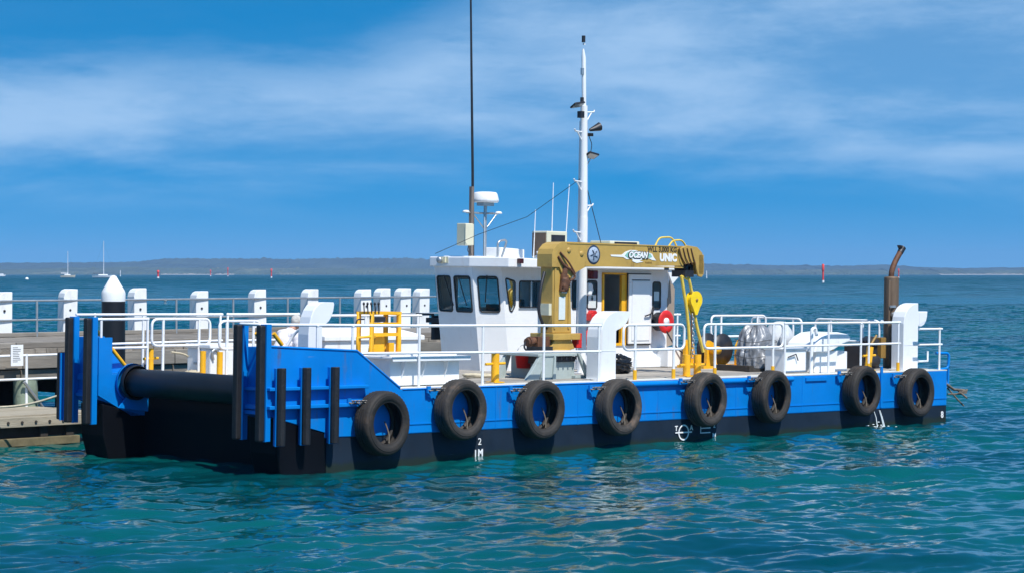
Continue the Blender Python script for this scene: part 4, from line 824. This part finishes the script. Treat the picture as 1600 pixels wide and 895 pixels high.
# long white bin near bow
def bin_():
    r = bthing('deck_bin', 2.98, .30, .024, 'long white open bin with flared lip standing between the bow arm and the second tyre', 'bin')
    m = MB(); m.box((0, 0, 0), (1.62, .72, .46)); m.build('body', M_white, r, bevel=.015)
    m = MB(); m.box((-.08, -.16, .46), (1.74, .80, .50)); m.box((-.08, -.16, .42), (1.74, -.145, .46)); m.build('lip', M_white, r, bevel=.008)
    for x in (.25, .72, 1.25):
        m = MB(); m.add([(x, 0, .455), (x, -.14, .455), (x, 0, .12), (x+.02, 0, .455), (x+.02, -.14, .455), (x+.02, 0, .12)], [(0, 1, 2), (5, 4, 3), (0, 3, 4, 1), (1, 4, 5, 2)]); m.build('gusset', M_white, r)
    m = MB(); m.box((.05, .05, .50), (1.6, .67, .53)); m.build('lid', M_white, r, bevel=.01)
bin_()
def big_locker():
    r = bthing('storage_locker', 3.78, 3.0, .024, 'large white deck locker with hipped lid behind the yellow control stand', 'locker')
    m = MB(); m.box((0, 0, 0), (2.35, 1.0, .68)); m.build('body', M_white, r, bevel=.02)
    m = MB(); a = [(-.05, -.05), (2.40, -.05), (2.40, 1.05), (-.05, 1.05)]; b = [(.1, .25), (1.9, .25), (1.9, .8), (.1, .8)]
    m.add([(p[0], p[1], .68) for p in a]+[(p[0], p[1], .76) for p in a]+[(p[0], p[1], .90) for p in b], [(3, 2, 1, 0)]+[(i, (i+1) % 4, (i+1) % 4+4, i+4) for i in range(4)]+[(i+4, (i+1) % 4+4, (i+1) % 4+8, i+8) for i in range(4)]+[(8, 9, 10, 11)]); m.build('lid', M_white, r, bevel=.01)
big_locker()
def bow_boxes():
    r = bthing('white_chest', 2.42, 4.62, .024, 'white chest on the foredeck behind the two yellow posts', 'chest')
    m = MB(); m.box((0, 0, 0), (1.1, .72, .50)); m.build('body', M_white, r, bevel=.03)
    MB().box((-.03, -.03, .50), (1.13, .75, .58)).build('lid', M_white, r, bevel=.02)
    MB().box((-.015, .2, .2), (0, .5, .24)).build('grab_bar', M_steel, r)
    m = MB(); m.tube(fillet([(.2, -.01, .4), (.1, -.03, .5), (.0, -.03, .45), (.05, -.02, .3)], .05), .025, 6); m.build('latch', M_steel, r)
bow_boxes()
r = bthing('white_box', 13.86, .45, .024, 'square white box standing left of the bent vent pipe', 'box')
MB().box((0, 0, 0), (.76, .5, .46)).build('body', M_white, r, bevel=.02); MB().box((-.02, -.02, .46), (.78, .52, .50)).build('lid', M_white, r, bevel=.01)
MB().tube([(.1, -.03, .32), (.35, -.04, .38), (.42, -.04, .25)], .014, 5).build('handle', M_dksteel, r)
# silver tarp bundle
def tarp():
    r = bthing('tarpaulin_bundle', 14.3, 1.55, .024, 'silver tarpaulin wrapped over a reel, lashed on a dark pallet', 'tarpaulin bundle')
    m = MB(); nu, nv = 120, 60; rr = random.Random(5); v = []
    fold = [(rr.uniform(0, 6.3), rr.uniform(3, 16), rr.uniform(-6, 6), rr.uniform(.008, .04)) for _ in range(34)]
    for i in range(nv+1):
        th = PI*.5*i/nv
        for j in range(nu):
            a = 2*PI*j/nu; q = math.sin(th)**.55; z = math.cos(th)**.8
            k = 1+sum(f[3]*(1-abs(math.sin(f[0]+f[1]*a/2+f[2]*z*1.2))*2) for f in fold)*.5
            v.append((q*k*.50*math.cos(a), q*k*.40*math.sin(a), .06+z*.92*(1+.03*math.sin(3*a)+.3*(k-1))))
    m.add(v, [(i*nu+j, (i+1)*nu+j, (i+1)*nu+(j+1) % nu, i*nu+(j+1) % nu) for i in range(nv) for j in range(nu)], True); m.build('cover', M_tarp, r)
    m = MB()
    for z in (.3, .62): m.tube([(math.cos(a)*.53*(1-.28*z**3), math.sin(a)*.43*(1-.28*z**3), z+.03*math.sin(3*a)) for a in [2*PI*j/30 for j in range(30)]], .006, 5, closed=True)
    m.tube([(.45*math.cos(a), -.1-.05*math.cos(a), .1+.9*math.sin(a)) for a in [PI*j/16 for j in range(17)]], .01, 5); m.build('lashing', M_dksteel, r)
    m = MB(); m.box((-.75, -.45, 0), (.55, .45, .05)); m.box((-.75, -.45, .05), (-.6, .45, .12)); m.build('pallet', M_dark, r)
    r2 = bthing('covered_drum', 15.12, 1.6, .024, 'pale covered drum standing behind the silver tarpaulin bundle', 'drum')
    m = MB(); m.lump((0, 0, .5), (.40, .34, .52), 12, .05, 30, 20, zmin=.0); m.build('cover', M_net, r2)
    m = MB(); m.lump((-.15, -.30, .62), (.18, .08, .2), 12, .1, 16, 12); m.build('end_cap', M_net, r2)
tarp()
# bag, bucket
o = MB(); o.lump((0, 0, .17), (.30, .24, .21), 21, .30, 36, 26, zmin=0, freq=6); o.lump((-.2, .05, .28), (.16, .14, .14), 33, .30, 24, 18, zmin=0, freq=5)
bg_ = o.build('rubbish_bag', M_bag); bg_.matrix_world = B @ T((10.4, 1.9, .026)); tag(bg_, 'crumpled black plastic bag lying on the deck right of the middle vent cowl', 'bag')
r = bthing('bucket', 7.38, 1.5, .20, 'red bucket hung beside the crane pedestal', 'bucket')
m = MB(); m.lathe([(0, 0), (.13, 0), (.17, .28), (.18, .28), (.18, .30), (.165, .30), (.125, .02), (0, .02)], (0, 0, 0), 'z', 22); m.build('pail', M_red, r)
MB().tube([(.17*math.cos(a), 0, .29+.15*math.sin(a)) for a in [PI*j/10 for j in range(11)]], .008, 5).build('handle', M_steel, r)
# hook block and slings
def hook():
    r = bthing('hook_block', 11.84, 1.10, 1.5, 'yellow crane hook block hanging under the boom tip with its slings', 'hook block')
    n = 26; pts = []
    for i in range(n+1): a = math.radians(-50+280*i/n); pts.append((.175*math.cos(a), .175*math.sin(a)))
    pts += [(-.03, -.30), (.03, -.30)]
    m = MB(); m.prism_t(pts, -.02, .0); m.prism_t(pts, .10, .12); m.prism_t([(p[0]*.8, p[1]*.8) for p in pts], .0, .10); m.build('cheek_plate', mat('hook_yellow', (.88, .60, .01), .4, var=.08, vs=8), r, bevel=.008)
    MB().lathe([(0, -.035), (.03, -.035), (.03, -.02)], (0, 0, 0), 'y', 12).build('axle', M_golddk, r)
    m = MB(); m.tube([(-.40, .05, .47), (-.30, .05, .1), (-.22, .05, -.2), (-.16, .05, -.55), (-.10, .05, -1.1)], .032, 8); m.tube([(-.20, .05, .50), (-.06, .05, .12)], .03, 8); m.tube([(.0, .05, -.25), (.12, .05, -.6), (.30, .05, -1.05)], .032, 8); m.tube([(-.40, .05, .47), (-.2, .05, .40)], .02, 6)
    m.build('sling', M_strap, r)
    chain_mb((-.05, .05, -.28), (-.02, .05, -1.15), 12).build('chain', M_steel, r)
    MB().tube([(-.12, .02, -.30), (-.10, .02, -.7), (-.12, .02, -1.25)], .012, 5).build('tag_line', M_rusty, r)
hook()
# anchor / debris at the stern
r = bthing('anchor', 19.15, .1, -.42, 'dark anchor with splayed flukes hung off the stern', 'anchor')
m = MB(); m.tube([(0, 0, .1), (.25, -.02, -.02), (.62, -.05, -.05)], .03, 6); m.tube([(.35, -.3, -.2), (.45, 0, -.05), (.5, .3, .02)], .022, 6); m.tube([(.1, .05, .02), (.3, -.1, -.25), (.45, -.15, -.38)], .02, 6); m.tube([(.05, 0, -.12), (.5, -.1, -.12)], .018, 6)
m.prism_t([(.3, -.1), (.66, -.02), (.6, -.12)], -.12, -.08); m.build('flukes', mat('weathered_iron', (.16, .13, .10), .8, .2, var=.3, vs=12), r)
MB().tube([(-.05, 0, .35), (.0, 0, .1)], .015, 6).build('shackle', M_steel, r)
# person seated on the foredeck
def person():
    r = bthing('person', 2.74, 3.0, -.04, 'grey-haired person in a pale shirt bent over behind the near bow arm', 'person', rz=PI)
    J = {'pel': (0, 0, .47), 'bel': (-.04, 0, .60), 'chest': (-.16, 0, .80), 'neck': (-.26, 0, .95), 'nk2': (-.30, 0, 1.0),
         'shL': (-.19, -.19, .87), 'shR': (-.19, .19, .87), 'elL': (-.22, -.25, .62), 'elR': (-.22, .25, .62), 'wrL': (-.44, -.14, .52), 'wrR': (-.44, .14, .52),
         'hiL': (-.02, -.10, .45), 'hiR': (-.02, .10, .45), 'knL': (-.42, -.13, .47), 'knR': (-.42, .13, .47), 'anL': (-.38, -.13, .16), 'anR': (-.38, .13, .16), 'toL': (-.56, -.14, .13), 'toR': (-.56, .14, .13)}
    def skin(name, edges, rad, mt, par, root):
        ks = []; [ks.append(k) for e in edges for k in e if k not in ks]
        me = bpy.data.meshes.new(name); me.from_pydata([J[k] for k in ks], [(ks.index(a), ks.index(b)) for a, b in edges], []); me.materials.append(mt)
        o = bpy.data.objects.new(name, me); C.objects.link(o); o.parent = par
        o.modifiers.new('skin', 'SKIN'); 
        if not me.skin_vertices: me.attributes.new('skin_radius', 'FLOAT_VECTOR', 'POINT') if False else None
        sl = me.skin_vertices[0].data if me.skin_vertices else None
        if sl:
            for i, k in enumerate(ks): sl[i].radius = (rad[k], rad[k]*(1.0)); sl[i].use_root = (k == root)
        sub = o.modifiers.new('sub', 'SUBSURF'); sub.levels = 2; sub.render_levels = 2
        for p in me.polygons: p.use_smooth = True
        return o
    rad = dict(pel=.14, bel=.14, chest=.15, neck=.07, nk2=.055, shL=.075, shR=.075, elL=.05, elR=.05, wrL=.035, wrR=.035, hiL=.10, hiR=.10, knL=.068, knR=.068, anL=.045, anR=.045, toL=.035, toR=.035)
    # fall back on tubes when skin data is missing
    def limb(m, ks, n=14):
        pts = [Vector(J[k]) for k in ks]; rs = [rad[k] for k in ks]; P = []; Q = []
        for i in range(len(pts)-1):
            for j in range(4): t = j/4; P.append(pts[i].lerp(pts[i+1], t)); Q.append(rs[i]*(1-t)+rs[i+1]*t)
        P.append(pts[-1]); Q.append(rs[-1]); m.tube(P, Q, n)
    m = MB(); limb(m, ['nk2', 'neck', 'chest']); limb(m, ['shL', 'elL', 'wrL']); limb(m, ['shR', 'elR', 'wrR']); limb(m, ['pel', 'bel', 'chest']); limb(m, ['hiL', 'knL', 'anL', 'toL']); limb(m, ['hiR', 'knR', 'anR', 'toR'])
    hx, hz_ = -.375, 1.085
    m.lump((hx, 0, hz_), (.098, .078, .118), 0, 0, 26, 20)          # skull
    m.lump((hx-.035, 0, hz_-.07), (.062, .055, .055), 0, 0, 16, 12)   # jaw
    m.lump((hx-.105, 0, hz_-.012), (.022, .014, .026), 0, 0, 10, 8)   # nose
    for s in (-1, 1): m.lump((hx+.01, s*.08, hz_-.01), (.018, .012, .03), 0, 0, 10, 8); m.lump((hx-.086, s*.03, hz_+.015), (.012, .013, .010), 0, 0, 8, 6)
    m.box((hx-.096, -.022, hz_-.068), (hx-.088, .022, hz_-.060))
    for s in (-1, 1):                                                   # hands: palm, four fingers, thumb
        c = Vector((-.48, s*.13, .505)); m.lump(c, (.045, .04, .018), 0, 0, 12, 8)
        for k in range(4):
            y = s*(.13)+(k-1.5)*.02; l = (.062, .07, .066, .052)[k]; m.tube([(-.515, y, .505), (-.515-l*.55, y, .50), (-.515-l, y, .478)], [.0095, .009, .007], 8)
        m.tube([(-.46, s*.13-s*.035, .505), (-.49, s*.13-s*.058, .50), (-.515, s*.13-s*.062, .49)], [.011, .010, .008], 8)
    o = m.build('body', M_skin, r); rm = o.modifiers.new('remesh', 'REMESH'); rm.mode = 'VOXEL'; rm.voxel_size = .0075; rm.use_smooth_shade = True
    s = MB(); f = 1.13
    def cl(m, ks, k=f, n=16):
        pts = [Vector(J[q]) for q in ks]; rs = [rad[q]*k+.008 for q in ks]; P = []; Q = []
        for i in range(len(pts)-1):
            for j in range(5): t = j/5; P.append(pts[i].lerp(pts[i+1], t)); Q.append((rs[i]*(1-t)+rs[i+1]*t)*(1+.04*math.sin(j*2.1+i)))
        P.append(pts[-1]); Q.append(rs[-1]); m.tube(P, Q, n)
    J['elL2'] = Vector(J['elL']).lerp(Vector(J['wrL']), .15); J['elR2'] = Vector(J['elR']).lerp(Vector(J['wrR']), .15); rad['elL2'] = rad['elR2'] = .05
    cl(s, ['pel', 'bel', 'chest', 'neck'], 1.1); cl(s, ['chest', 'shL', 'elL', 'elL2'], 1.15); cl(s, ['chest', 'shR', 'elR', 'elR2'], 1.15)
    s.lump((-.12, 0, .72), (.17, .19, .22), 6, .05, 26, 18)
    o = s.build('shirt', M_shirt, r); rm = o.modifiers.new('remesh', 'REMESH'); rm.mode = 'VOXEL'; rm.voxel_size = .010; rm.use_smooth_shade = True
    s = MB(); cl(s, ['pel', 'hiL', 'knL', 'anL'], 1.15); cl(s, ['pel', 'hiR', 'knR', 'anR'], 1.15); o = s.build('trousers', M_trous, r); rm = o.modifiers.new('remesh', 'REMESH'); rm.mode = 'VOXEL'; rm.voxel_size = .012; rm.use_smooth_shade = True
    s = MB(); s.lump((hx+.015, 0, hz_+.028), (.105, .088, .108), 9, .05, 26, 18); s.build('hair', M_hair, r)
    s = MB(); [s.box((-.60, y-.05, .095), (-.33, y+.05, .16)) for y in (-.135, .135)]; s.build('shoes', M_dksteel, r, bevel=.03)
    c = MB().box((-.24, -.22, 0), (.2, .22, .22)).build('seat_crate', M_dwood); c.matrix_world = B @ T((2.74, 3.0, .024)); tag(c, 'low grey timber crate the grey-haired person sits on', 'crate')
person()
# coiled ropes and oily boards on the foredeck
def coil(x, t, R, n, seed, mt, lab, M=B, z=.03):
    rr = random.Random(seed); m = MB(); pts = []
    for i in range(n*20):
        a = 2*PI*i/20; k = R*(1+.18*math.sin(a*.31+seed)+rr.uniform(-.02, .02)); pts.append((k*math.cos(a), k*math.sin(a)*.8, .02+.012*(i/20)+rr.uniform(0, .01)))
    m.tube(pts, .018, 6); o = m.build('rope_coil', mt); o.matrix_world = M @ T((x, t, z)); tag(o, lab, 'rope', 'rope coils on the foredeck'); return o
coil(2.6, 5.1, .28, 5, 3, M_rope, 'tan rope coil on the foredeck behind the bow roller', z=.03)
coil(6.35, 1.6, .3, 4, 8, M_rope, 'pale rope coil on the deck between the yellow bollard and the wheelhouse')
o = MB().tube(fillet([(2.0, 5.25, .45), (2.4, 5.3, .4), (2.8, 5.35, .06), (3.1, 5.1, .05), (3.6, 4.4, .05)], .2), .02, 6).build('mooring_line', M_rope); o.matrix_world = B; tag(o, 'rope draped from the far yellow bollard over the foredeck', 'rope')
o = MB().tube(fillet([(1.4, W_-.05, .05), (1.0, 6.2, -.15), (.2, 7.4, -.62), (-.9, 8.4, -.62)], .5, 8), .022, 6).build('mooring_line', M_rope); o.matrix_world = B; tag(o, 'pale mooring rope sagging from the barge bow across the low landing', 'rope')
# water trickle
m = MB(); rr = random.Random(2)
for i in range(3): x = 16.42+rr.uniform(-.1, .14); m.tube([(x, -.01, -.80), (x+.03, -.05, -.95), (x+.05+rr.uniform(-.03, .03), -.10, -1.2)], [.006, .009, .012], 5)
for i in range(26): m.lump((16.45+rr.gauss(0, .22), -.15+rr.gauss(0, .12), -1.155+abs(rr.gauss(0, .03))), (.03, .025, .010), i, .2, 7, 5)
wm = bpy.data.materials.new('foam_water'); wm.use_nodes = True; wm.node_tree.nodes['Principled BSDF'].inputs['Base Color'].default_value = (.75, .82, .84, 1); wm.node_tree.nodes['Principled BSDF'].inputs['Roughness'].default_value = .2
o = m.build('water_outflow', wm); o.matrix_world = B; tag(o, 'thin trickle of cooling water splashing below the seventh tyre', 'water', kind='stuff')
# ------------------------------------------------------------------ jetty
def jetty():
    HP = 1.74; t0, t1 = 10.6, 18.3; s0, s1 = -9.0, 16.6
    jt = empty('timber_jetty', D, 'grey weathered timber jetty running behind the barge', 'jetty')
    n = int((s1-s0)/.26); wd = (s1-s0)/n; meshes = []
    for k in range(6):
        m = MB(); m.box((.006, -.06+R_.uniform(-.03, .03), -.09), (wd-.006, t1-t0+.05, 0)); me = m.mesh('plank'); me.materials.append(M_pwood); meshes.append(me)
    for i in range(n):
        o = bpy.data.objects.new('plank', meshes[R_.randrange(6)]); C.objects.link(o); o.parent = jt; o.location = (s0+i*wd, t0, HP+R_.uniform(-.008, .006))
    # kerb along the far edge, edge beams near side in lengths
    x = s0
    while x < s1:
        l = min(R_.uniform(3.6, 4.4), s1-x)
        MB().box((x+.01, t0-.10, HP-.40), (x+l-.01, t0+.08, HP-.095)).build('edge_beam', M_bwood, jt, bevel=.015)
        MB().box((x+.01, t0-.02, HP-.64), (x+l-.01, t0+.12, HP-.42)).build('edge_beam', M_bwood, jt, bevel=.015)
        MB().box((x+.01, t0+.15, HP+.0), (x+l-.01, t0+.33, HP+.12)).build('kerb', M_bwood, jt, bevel=.015)
        MB().box((x+.01, t1-.3, HP+.0), (x+l-.01, t1-.12, HP+.10)).build('kerb', M_bwood, jt, bevel=.015)
        x += l
    for i, x in enumerate([s0+1+2.9*k for k in range(9)]):
        for t in (t0+.5, t0+2.8, t0+5.1, t1-.4):
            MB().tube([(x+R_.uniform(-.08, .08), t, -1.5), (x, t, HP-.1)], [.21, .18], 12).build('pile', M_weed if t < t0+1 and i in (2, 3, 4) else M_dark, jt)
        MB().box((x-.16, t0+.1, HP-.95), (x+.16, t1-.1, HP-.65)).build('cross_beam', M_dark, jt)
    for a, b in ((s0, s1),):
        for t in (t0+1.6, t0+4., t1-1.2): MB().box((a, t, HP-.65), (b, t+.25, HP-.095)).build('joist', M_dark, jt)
    MB().tube([(2.25, t0-.15, -1.5), (2.2, t0-.15, 1.12)], [.26, .24], 14).build('pile', M_weed, jt); MB().tube([(2.0, t0-.42, 1.1), (2.5, t0-.42, .5)], .03, 6).build('tie_rod', M_steel, jt)
    # white posts with one rounded shoulder
    px = [4.55, 6.45, 8.27, 10.34, 12.24, 14.13, 15.88, 17.77-.0, 18.47, 19.2, 19.9]
    px = [p for p in px]
    prof = [(-.185, 0), (.185, 0), (.185, 1.12), (-.02, 1.12), (-.10, 1.09), (-.16, 1.02), (-.185, .92)]
    me = MB().prism_t(prof, -.16, .16).mesh('post'); me.materials.append(M_postw)
    for p in px+[2.6, .7, -1.2, -3.1]:
        o = bpy.data.objects.new('post', me); C.objects.link(o); o.parent = jt; o.location = (p-.0, t1-.1, HP-.02+R_.uniform(-.05, .04)); o.rotation_euler = (R_.uniform(-.015, .015), R_.uniform(-.02, .02), R_.uniform(-.12, .08))
        MB().cyl((0, -.175, .62), (0, -.155, .62), .03, 8).build('bolt', M_dksteel, jt, M=T((p+R_.uniform(-.04, .04), t1-.1, HP)))
        b = o.modifiers.new('bevel', 'BEVEL'); b.width = .015; b.segments = 2
    for z in (.86, .40):
        MB().tube([(-9, t1-.28, HP+z), (21.2, t1-.28, HP+z)], .024, 8).build('rail', M_steel, jt)
    for p in (7.3, 9.3, 11.4, 13.2, 15.0, 16.8): MB().cyl((p, t1-.28, HP), (p, t1-.28, HP+.88), .028, 8).build('rail_stanchion', M_steel, jt)
    # jetty head running further under the last posts
    m = MB(); m.box((s1+.02, t0+2.2, HP-.09), (21.3, t1+.05, HP-.005)); m.box((s1+.02, t0+2.2, HP-.5), (21.3, t0+2.4, HP-.095)); m.build('jetty_head', M_bwood, jt)
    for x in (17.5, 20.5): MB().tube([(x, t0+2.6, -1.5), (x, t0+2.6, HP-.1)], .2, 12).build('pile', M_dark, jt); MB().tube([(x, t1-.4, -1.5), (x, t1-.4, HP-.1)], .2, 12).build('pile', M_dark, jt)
    # hoop ladder fixings on post
    # low landing
    ld = empty('boat_landing', D, 'low pale timber landing stage beside the barge bow, below the jetty', 'landing stage')
    a0, a1 = -8.0, 2.3; y0, y1 = 7.95, 10.35; h = .60; nb = 9; wd = (y1-y0)/nb
    for i in range(nb):
        MB().box((a0, y0+i*wd+.008, h-.06), (a1+R_.uniform(-.04, .04), y0+(i+1)*wd-.008, h+R_.uniform(-.004, .004))).build('plank', M_lwood, ld)
    MB().box((a0, y0-.08, h-.22), (a1, y0-.01, h-.03)).build('edge_beam', M_lwood, ld, bevel=.01)
    MB().box((a0, y0+.1, h-.42), (a1, y0+.3, h-.065)).build('joist', M_dark, ld)
    MB().box((a0, y0-.05, .02), (a1-.5, y0+.18, .17)).build('waling', mat('weedy_timber', (.16, .13, .07), .9, var=.35, vs=4, dirt=(.1, .09, .04), da=.6, ds=5), ld, bevel=.01)
    for x in (-.0+1.05, 1.62, -1.6, -4): MB().box((x-.08, y0+.02, -1.2), (x+.08, y0+.2, h-.23)).build('post', M_dark, ld)
    for k in range(12): x = a1-.3-k*.3; MB().cyl((x, y0-.1, h-.13), (x, y0-.08, h-.13), .028, 8).build('bolt', M_dark, ld)
    for (x, y) in ((1.6, y1-.1), (-.5, y1-.1), (-3, y1-.1)): MB().cyl((x+.5, y, h), (x+.5, y, h+1.05), .03, 8).build('rail_post', M_rail, ld)
    for z in (.55, 1.02): MB().tube([(-7, y1-.1, h+z), (2.9, y1-.1, h+z)], .024, 8).build('rail', M_rail, ld)
    for x in (-6, -2): MB().cyl((x, y1+.3, -1.5), (x, y1+.3, h+1), .2, 10).build('pile', M_weed, ld)
    m = MB(); m.box((-.14, -.01, -.21), (.14, .0, .21)); s_ = m.build('notice_sign', M_txtw); s_.matrix_world = D @ T((1.85, y1-.15, h+1.03)); tag(s_, 'small white notice fixed to the landing rail at far left', 'sign')
    m = MB(); rr = random.Random(1)
    for i in range(9): m.box((-.10, -.013, .15-i*.035), (-.10+rr.uniform(.1, .2), -.0105, .16-i*.035))
    m.build('print_line', M_inter, s_)
    p = empty('mooring_pile', D @ T((3.52, 9.3, 0)), 'round black mooring pile with a white cone cap beside the jetty', 'mooring pile')
    MB().tube([(0, 0, -2), (0, 0, 2.70)], .235, 28).build('sleeve', M_blackpile, p)
    MB().lathe([(.24, 2.69), (.24, 2.86), (.225, 2.90), (.055, 3.19), (0, 3.205)], (0, 0, 0), 'z', 28).build('cone_cap', M_postw, p)
M_postw = mat('post_white', (.74, .75, .75), .6, var=.07, vs=3, dirt=(.42, .40, .34), da=.45, ds=4, bump=.12, bs=9, stretch=(1, 1, .5))
jetty()
# ------------------------------------------------------------------ far boats and marks (u = bearing, Y = distance)
def at(u, Y, z=0): return T(((u-800)/3500*Y, Y, z))
def yacht(u, Y, L, hm, flip, lab, dark):
    r = empty('yacht', at(u, Y), lab, 'yacht', 'moored yachts off the far shore'); k = L/2
    m = MB(); sec = []
    for i in range(9):
        x = -k+L*i/8; q = 1-abs((i-3.4)/5)**2.4; wv = max(.04, q)*L*.14; sh = 1.5+.35*(i/8)**2; sec.append([(x, -wv, sh), (x*.93, -wv*.8, .2), (x*.9, 0, -.4), (x*.93, wv*.8, .2), (x, wv, sh)])
    v = [p for s in sec for p in s]; f = [(i*5+j, i*5+j+1, (i+1)*5+j+1, (i+1)*5+j) for i in range(8) for j in range(4)]+[(i*5, (i+1)*5, (i+1)*5+4, i*5+4) for i in range(8)]+[(0, 4, 3, 2, 1), (40, 41, 42, 43, 44)]
    m.add(v, f); m.build('hull', M_yc if dark else M_white, r)
    MB().box((-k*.45, -L*.07, 1.5), (k*.35, L*.07, 2.4)).build('cabin', M_white, r, bevel=.2)
    MB().tube([(0, 0, 1), (0, 0, hm)], [.26, .16], 8).build('mast', M_rail, r)
    m = MB(); m.tube([(0, 0, 3.0), (-k*.9, 0, 3.1)], .28, 8); m.build('boom_cover', M_navy if not dark else M_rail, r)
    m = MB(); m.tube([(0, 0, hm*.97), (k, 0, 1.2)], .03, 4); m.tube([(0, 0, hm*.97), (-k, 0, 1.2)], .03, 4); m.build('stay', M_dksteel, r)
    r.matrix_world = at(u, Y) @ Matrix.Rotation(flip, 4, 'Z')
M_yc = mat('cream_hull', (.55, .5, .38), .5)
yacht(106, 1700, 11.5, 20, .25, 'small cream yacht with short mast moored at far left', True)
yacht(162, 1650, 17, 27, .1, 'larger white yacht with blue sail cover behind the white cone cap', False)
def beacon(u, Y, h, w, top, lab, white=False):
    r = empty('channel_beacon', at(u, Y), lab, 'beacon', 'channel beacons in the bay')
    MB().cyl((0, 0, -1), (0, 0, h), w*.32, 10).build('pole', M_rail if white else M_redorange, r)
    if top:
        m = MB(); m.lathe([(0, h*.62), (w*.38, h*.62), (w*.42, h*.64), (w*.42, h*.97), (w*.3, h*.99), (0, h*1.0)], (0, 0, 0), 'z', 12); m.build('topmark', M_redorange, r)
    MB().cyl((0, 0, -.5), (0, 0, .9), w*.42, 10).build('foot', M_rail, r)
beacon(1286, 750, 6.3, 1.0, True, 'tall red topped beacon standing right of the wheelhouse over open water')
beacon(247, 1500, 5.2, 2.0, True, 'stubby red and white beacon between the third and fourth jetty posts')
beacon(329, 2400, 6.8, 1.6, True, 'thin red and white beacon above the fourth jetty post gap')
beacon(356, 2400, 9.5, 1.3, True, 'tallest thin red beacon just left of the fifth jetty post')
beacon(424, 1600, 6.5, 1.4, True, 'red beacon just right of the fifth jetty post')
beacon(188, 2300, 6.0, 1.2, False, 'slim white stick beacon right of the white cone cap', True)
beacon(1104, 1500, 4.8, .9, False, 'slim white stick beacon right of the crane boom tip', True)
beacon(1404, 1500, 6.3, 1.2, True, 'red beacon seen just behind the bent exhaust outlet')
for u, Y, lab in ((42, 1100, 'small white mooring buoy left of the cream yacht'), (258, 260, 'tiny white buoy afloat right of the second jetty post')):
    r = empty('mooring_buoy', at(u, Y, .1), lab, 'buoy', 'mooring buoys'); k = .9 if Y > 500 else .22
    m = MB(); m.lump((0, 0, .3*k), (k, k, k*.9), 0, 0, 14, 10); m.build('float', M_white, r); MB().cyl((0, 0, k), (0, 0, k*1.6), k*.15, 6).build('eye', M_steel, r)
r = empty('motor_boat', at(3, 2400), 'small white motor boat on the horizon at the left edge', 'motor boat')
m = MB(); m.prism_t([(-4, 0), (3.4, 0), (4.6, 1.5), (-4.2, 1.1)], -1.3, 1.3); m.build('hull', M_white, r); MB().prism_t([(-2, 1.2), (2, 1.3), (1.2, 2.8), (-1.8, 2.8)], -1, 1).build('cabin', M_white, r)
# ------------------------------------------------------------------ sea haze
HAZE = True
if HAZE:
    m = MB(); m.box((-3600, -60, -3), (3600, 6200, 62)); hm = bpy.data.materials.new('haze_air'); hm.use_nodes = True; t = hm.node_tree
    t.nodes.remove(t.nodes['Principled BSDF']); pv = t.nodes.new('ShaderNodeVolumePrincipled'); pv.inputs['Density'].default_value = .00011; pv.inputs['Color'].default_value = (.35, .62, 1, 1)
    t.links.new(pv.outputs[0], t.nodes['Material Output'].inputs['Volume']); m.build('haze', hm, kind='stuff')
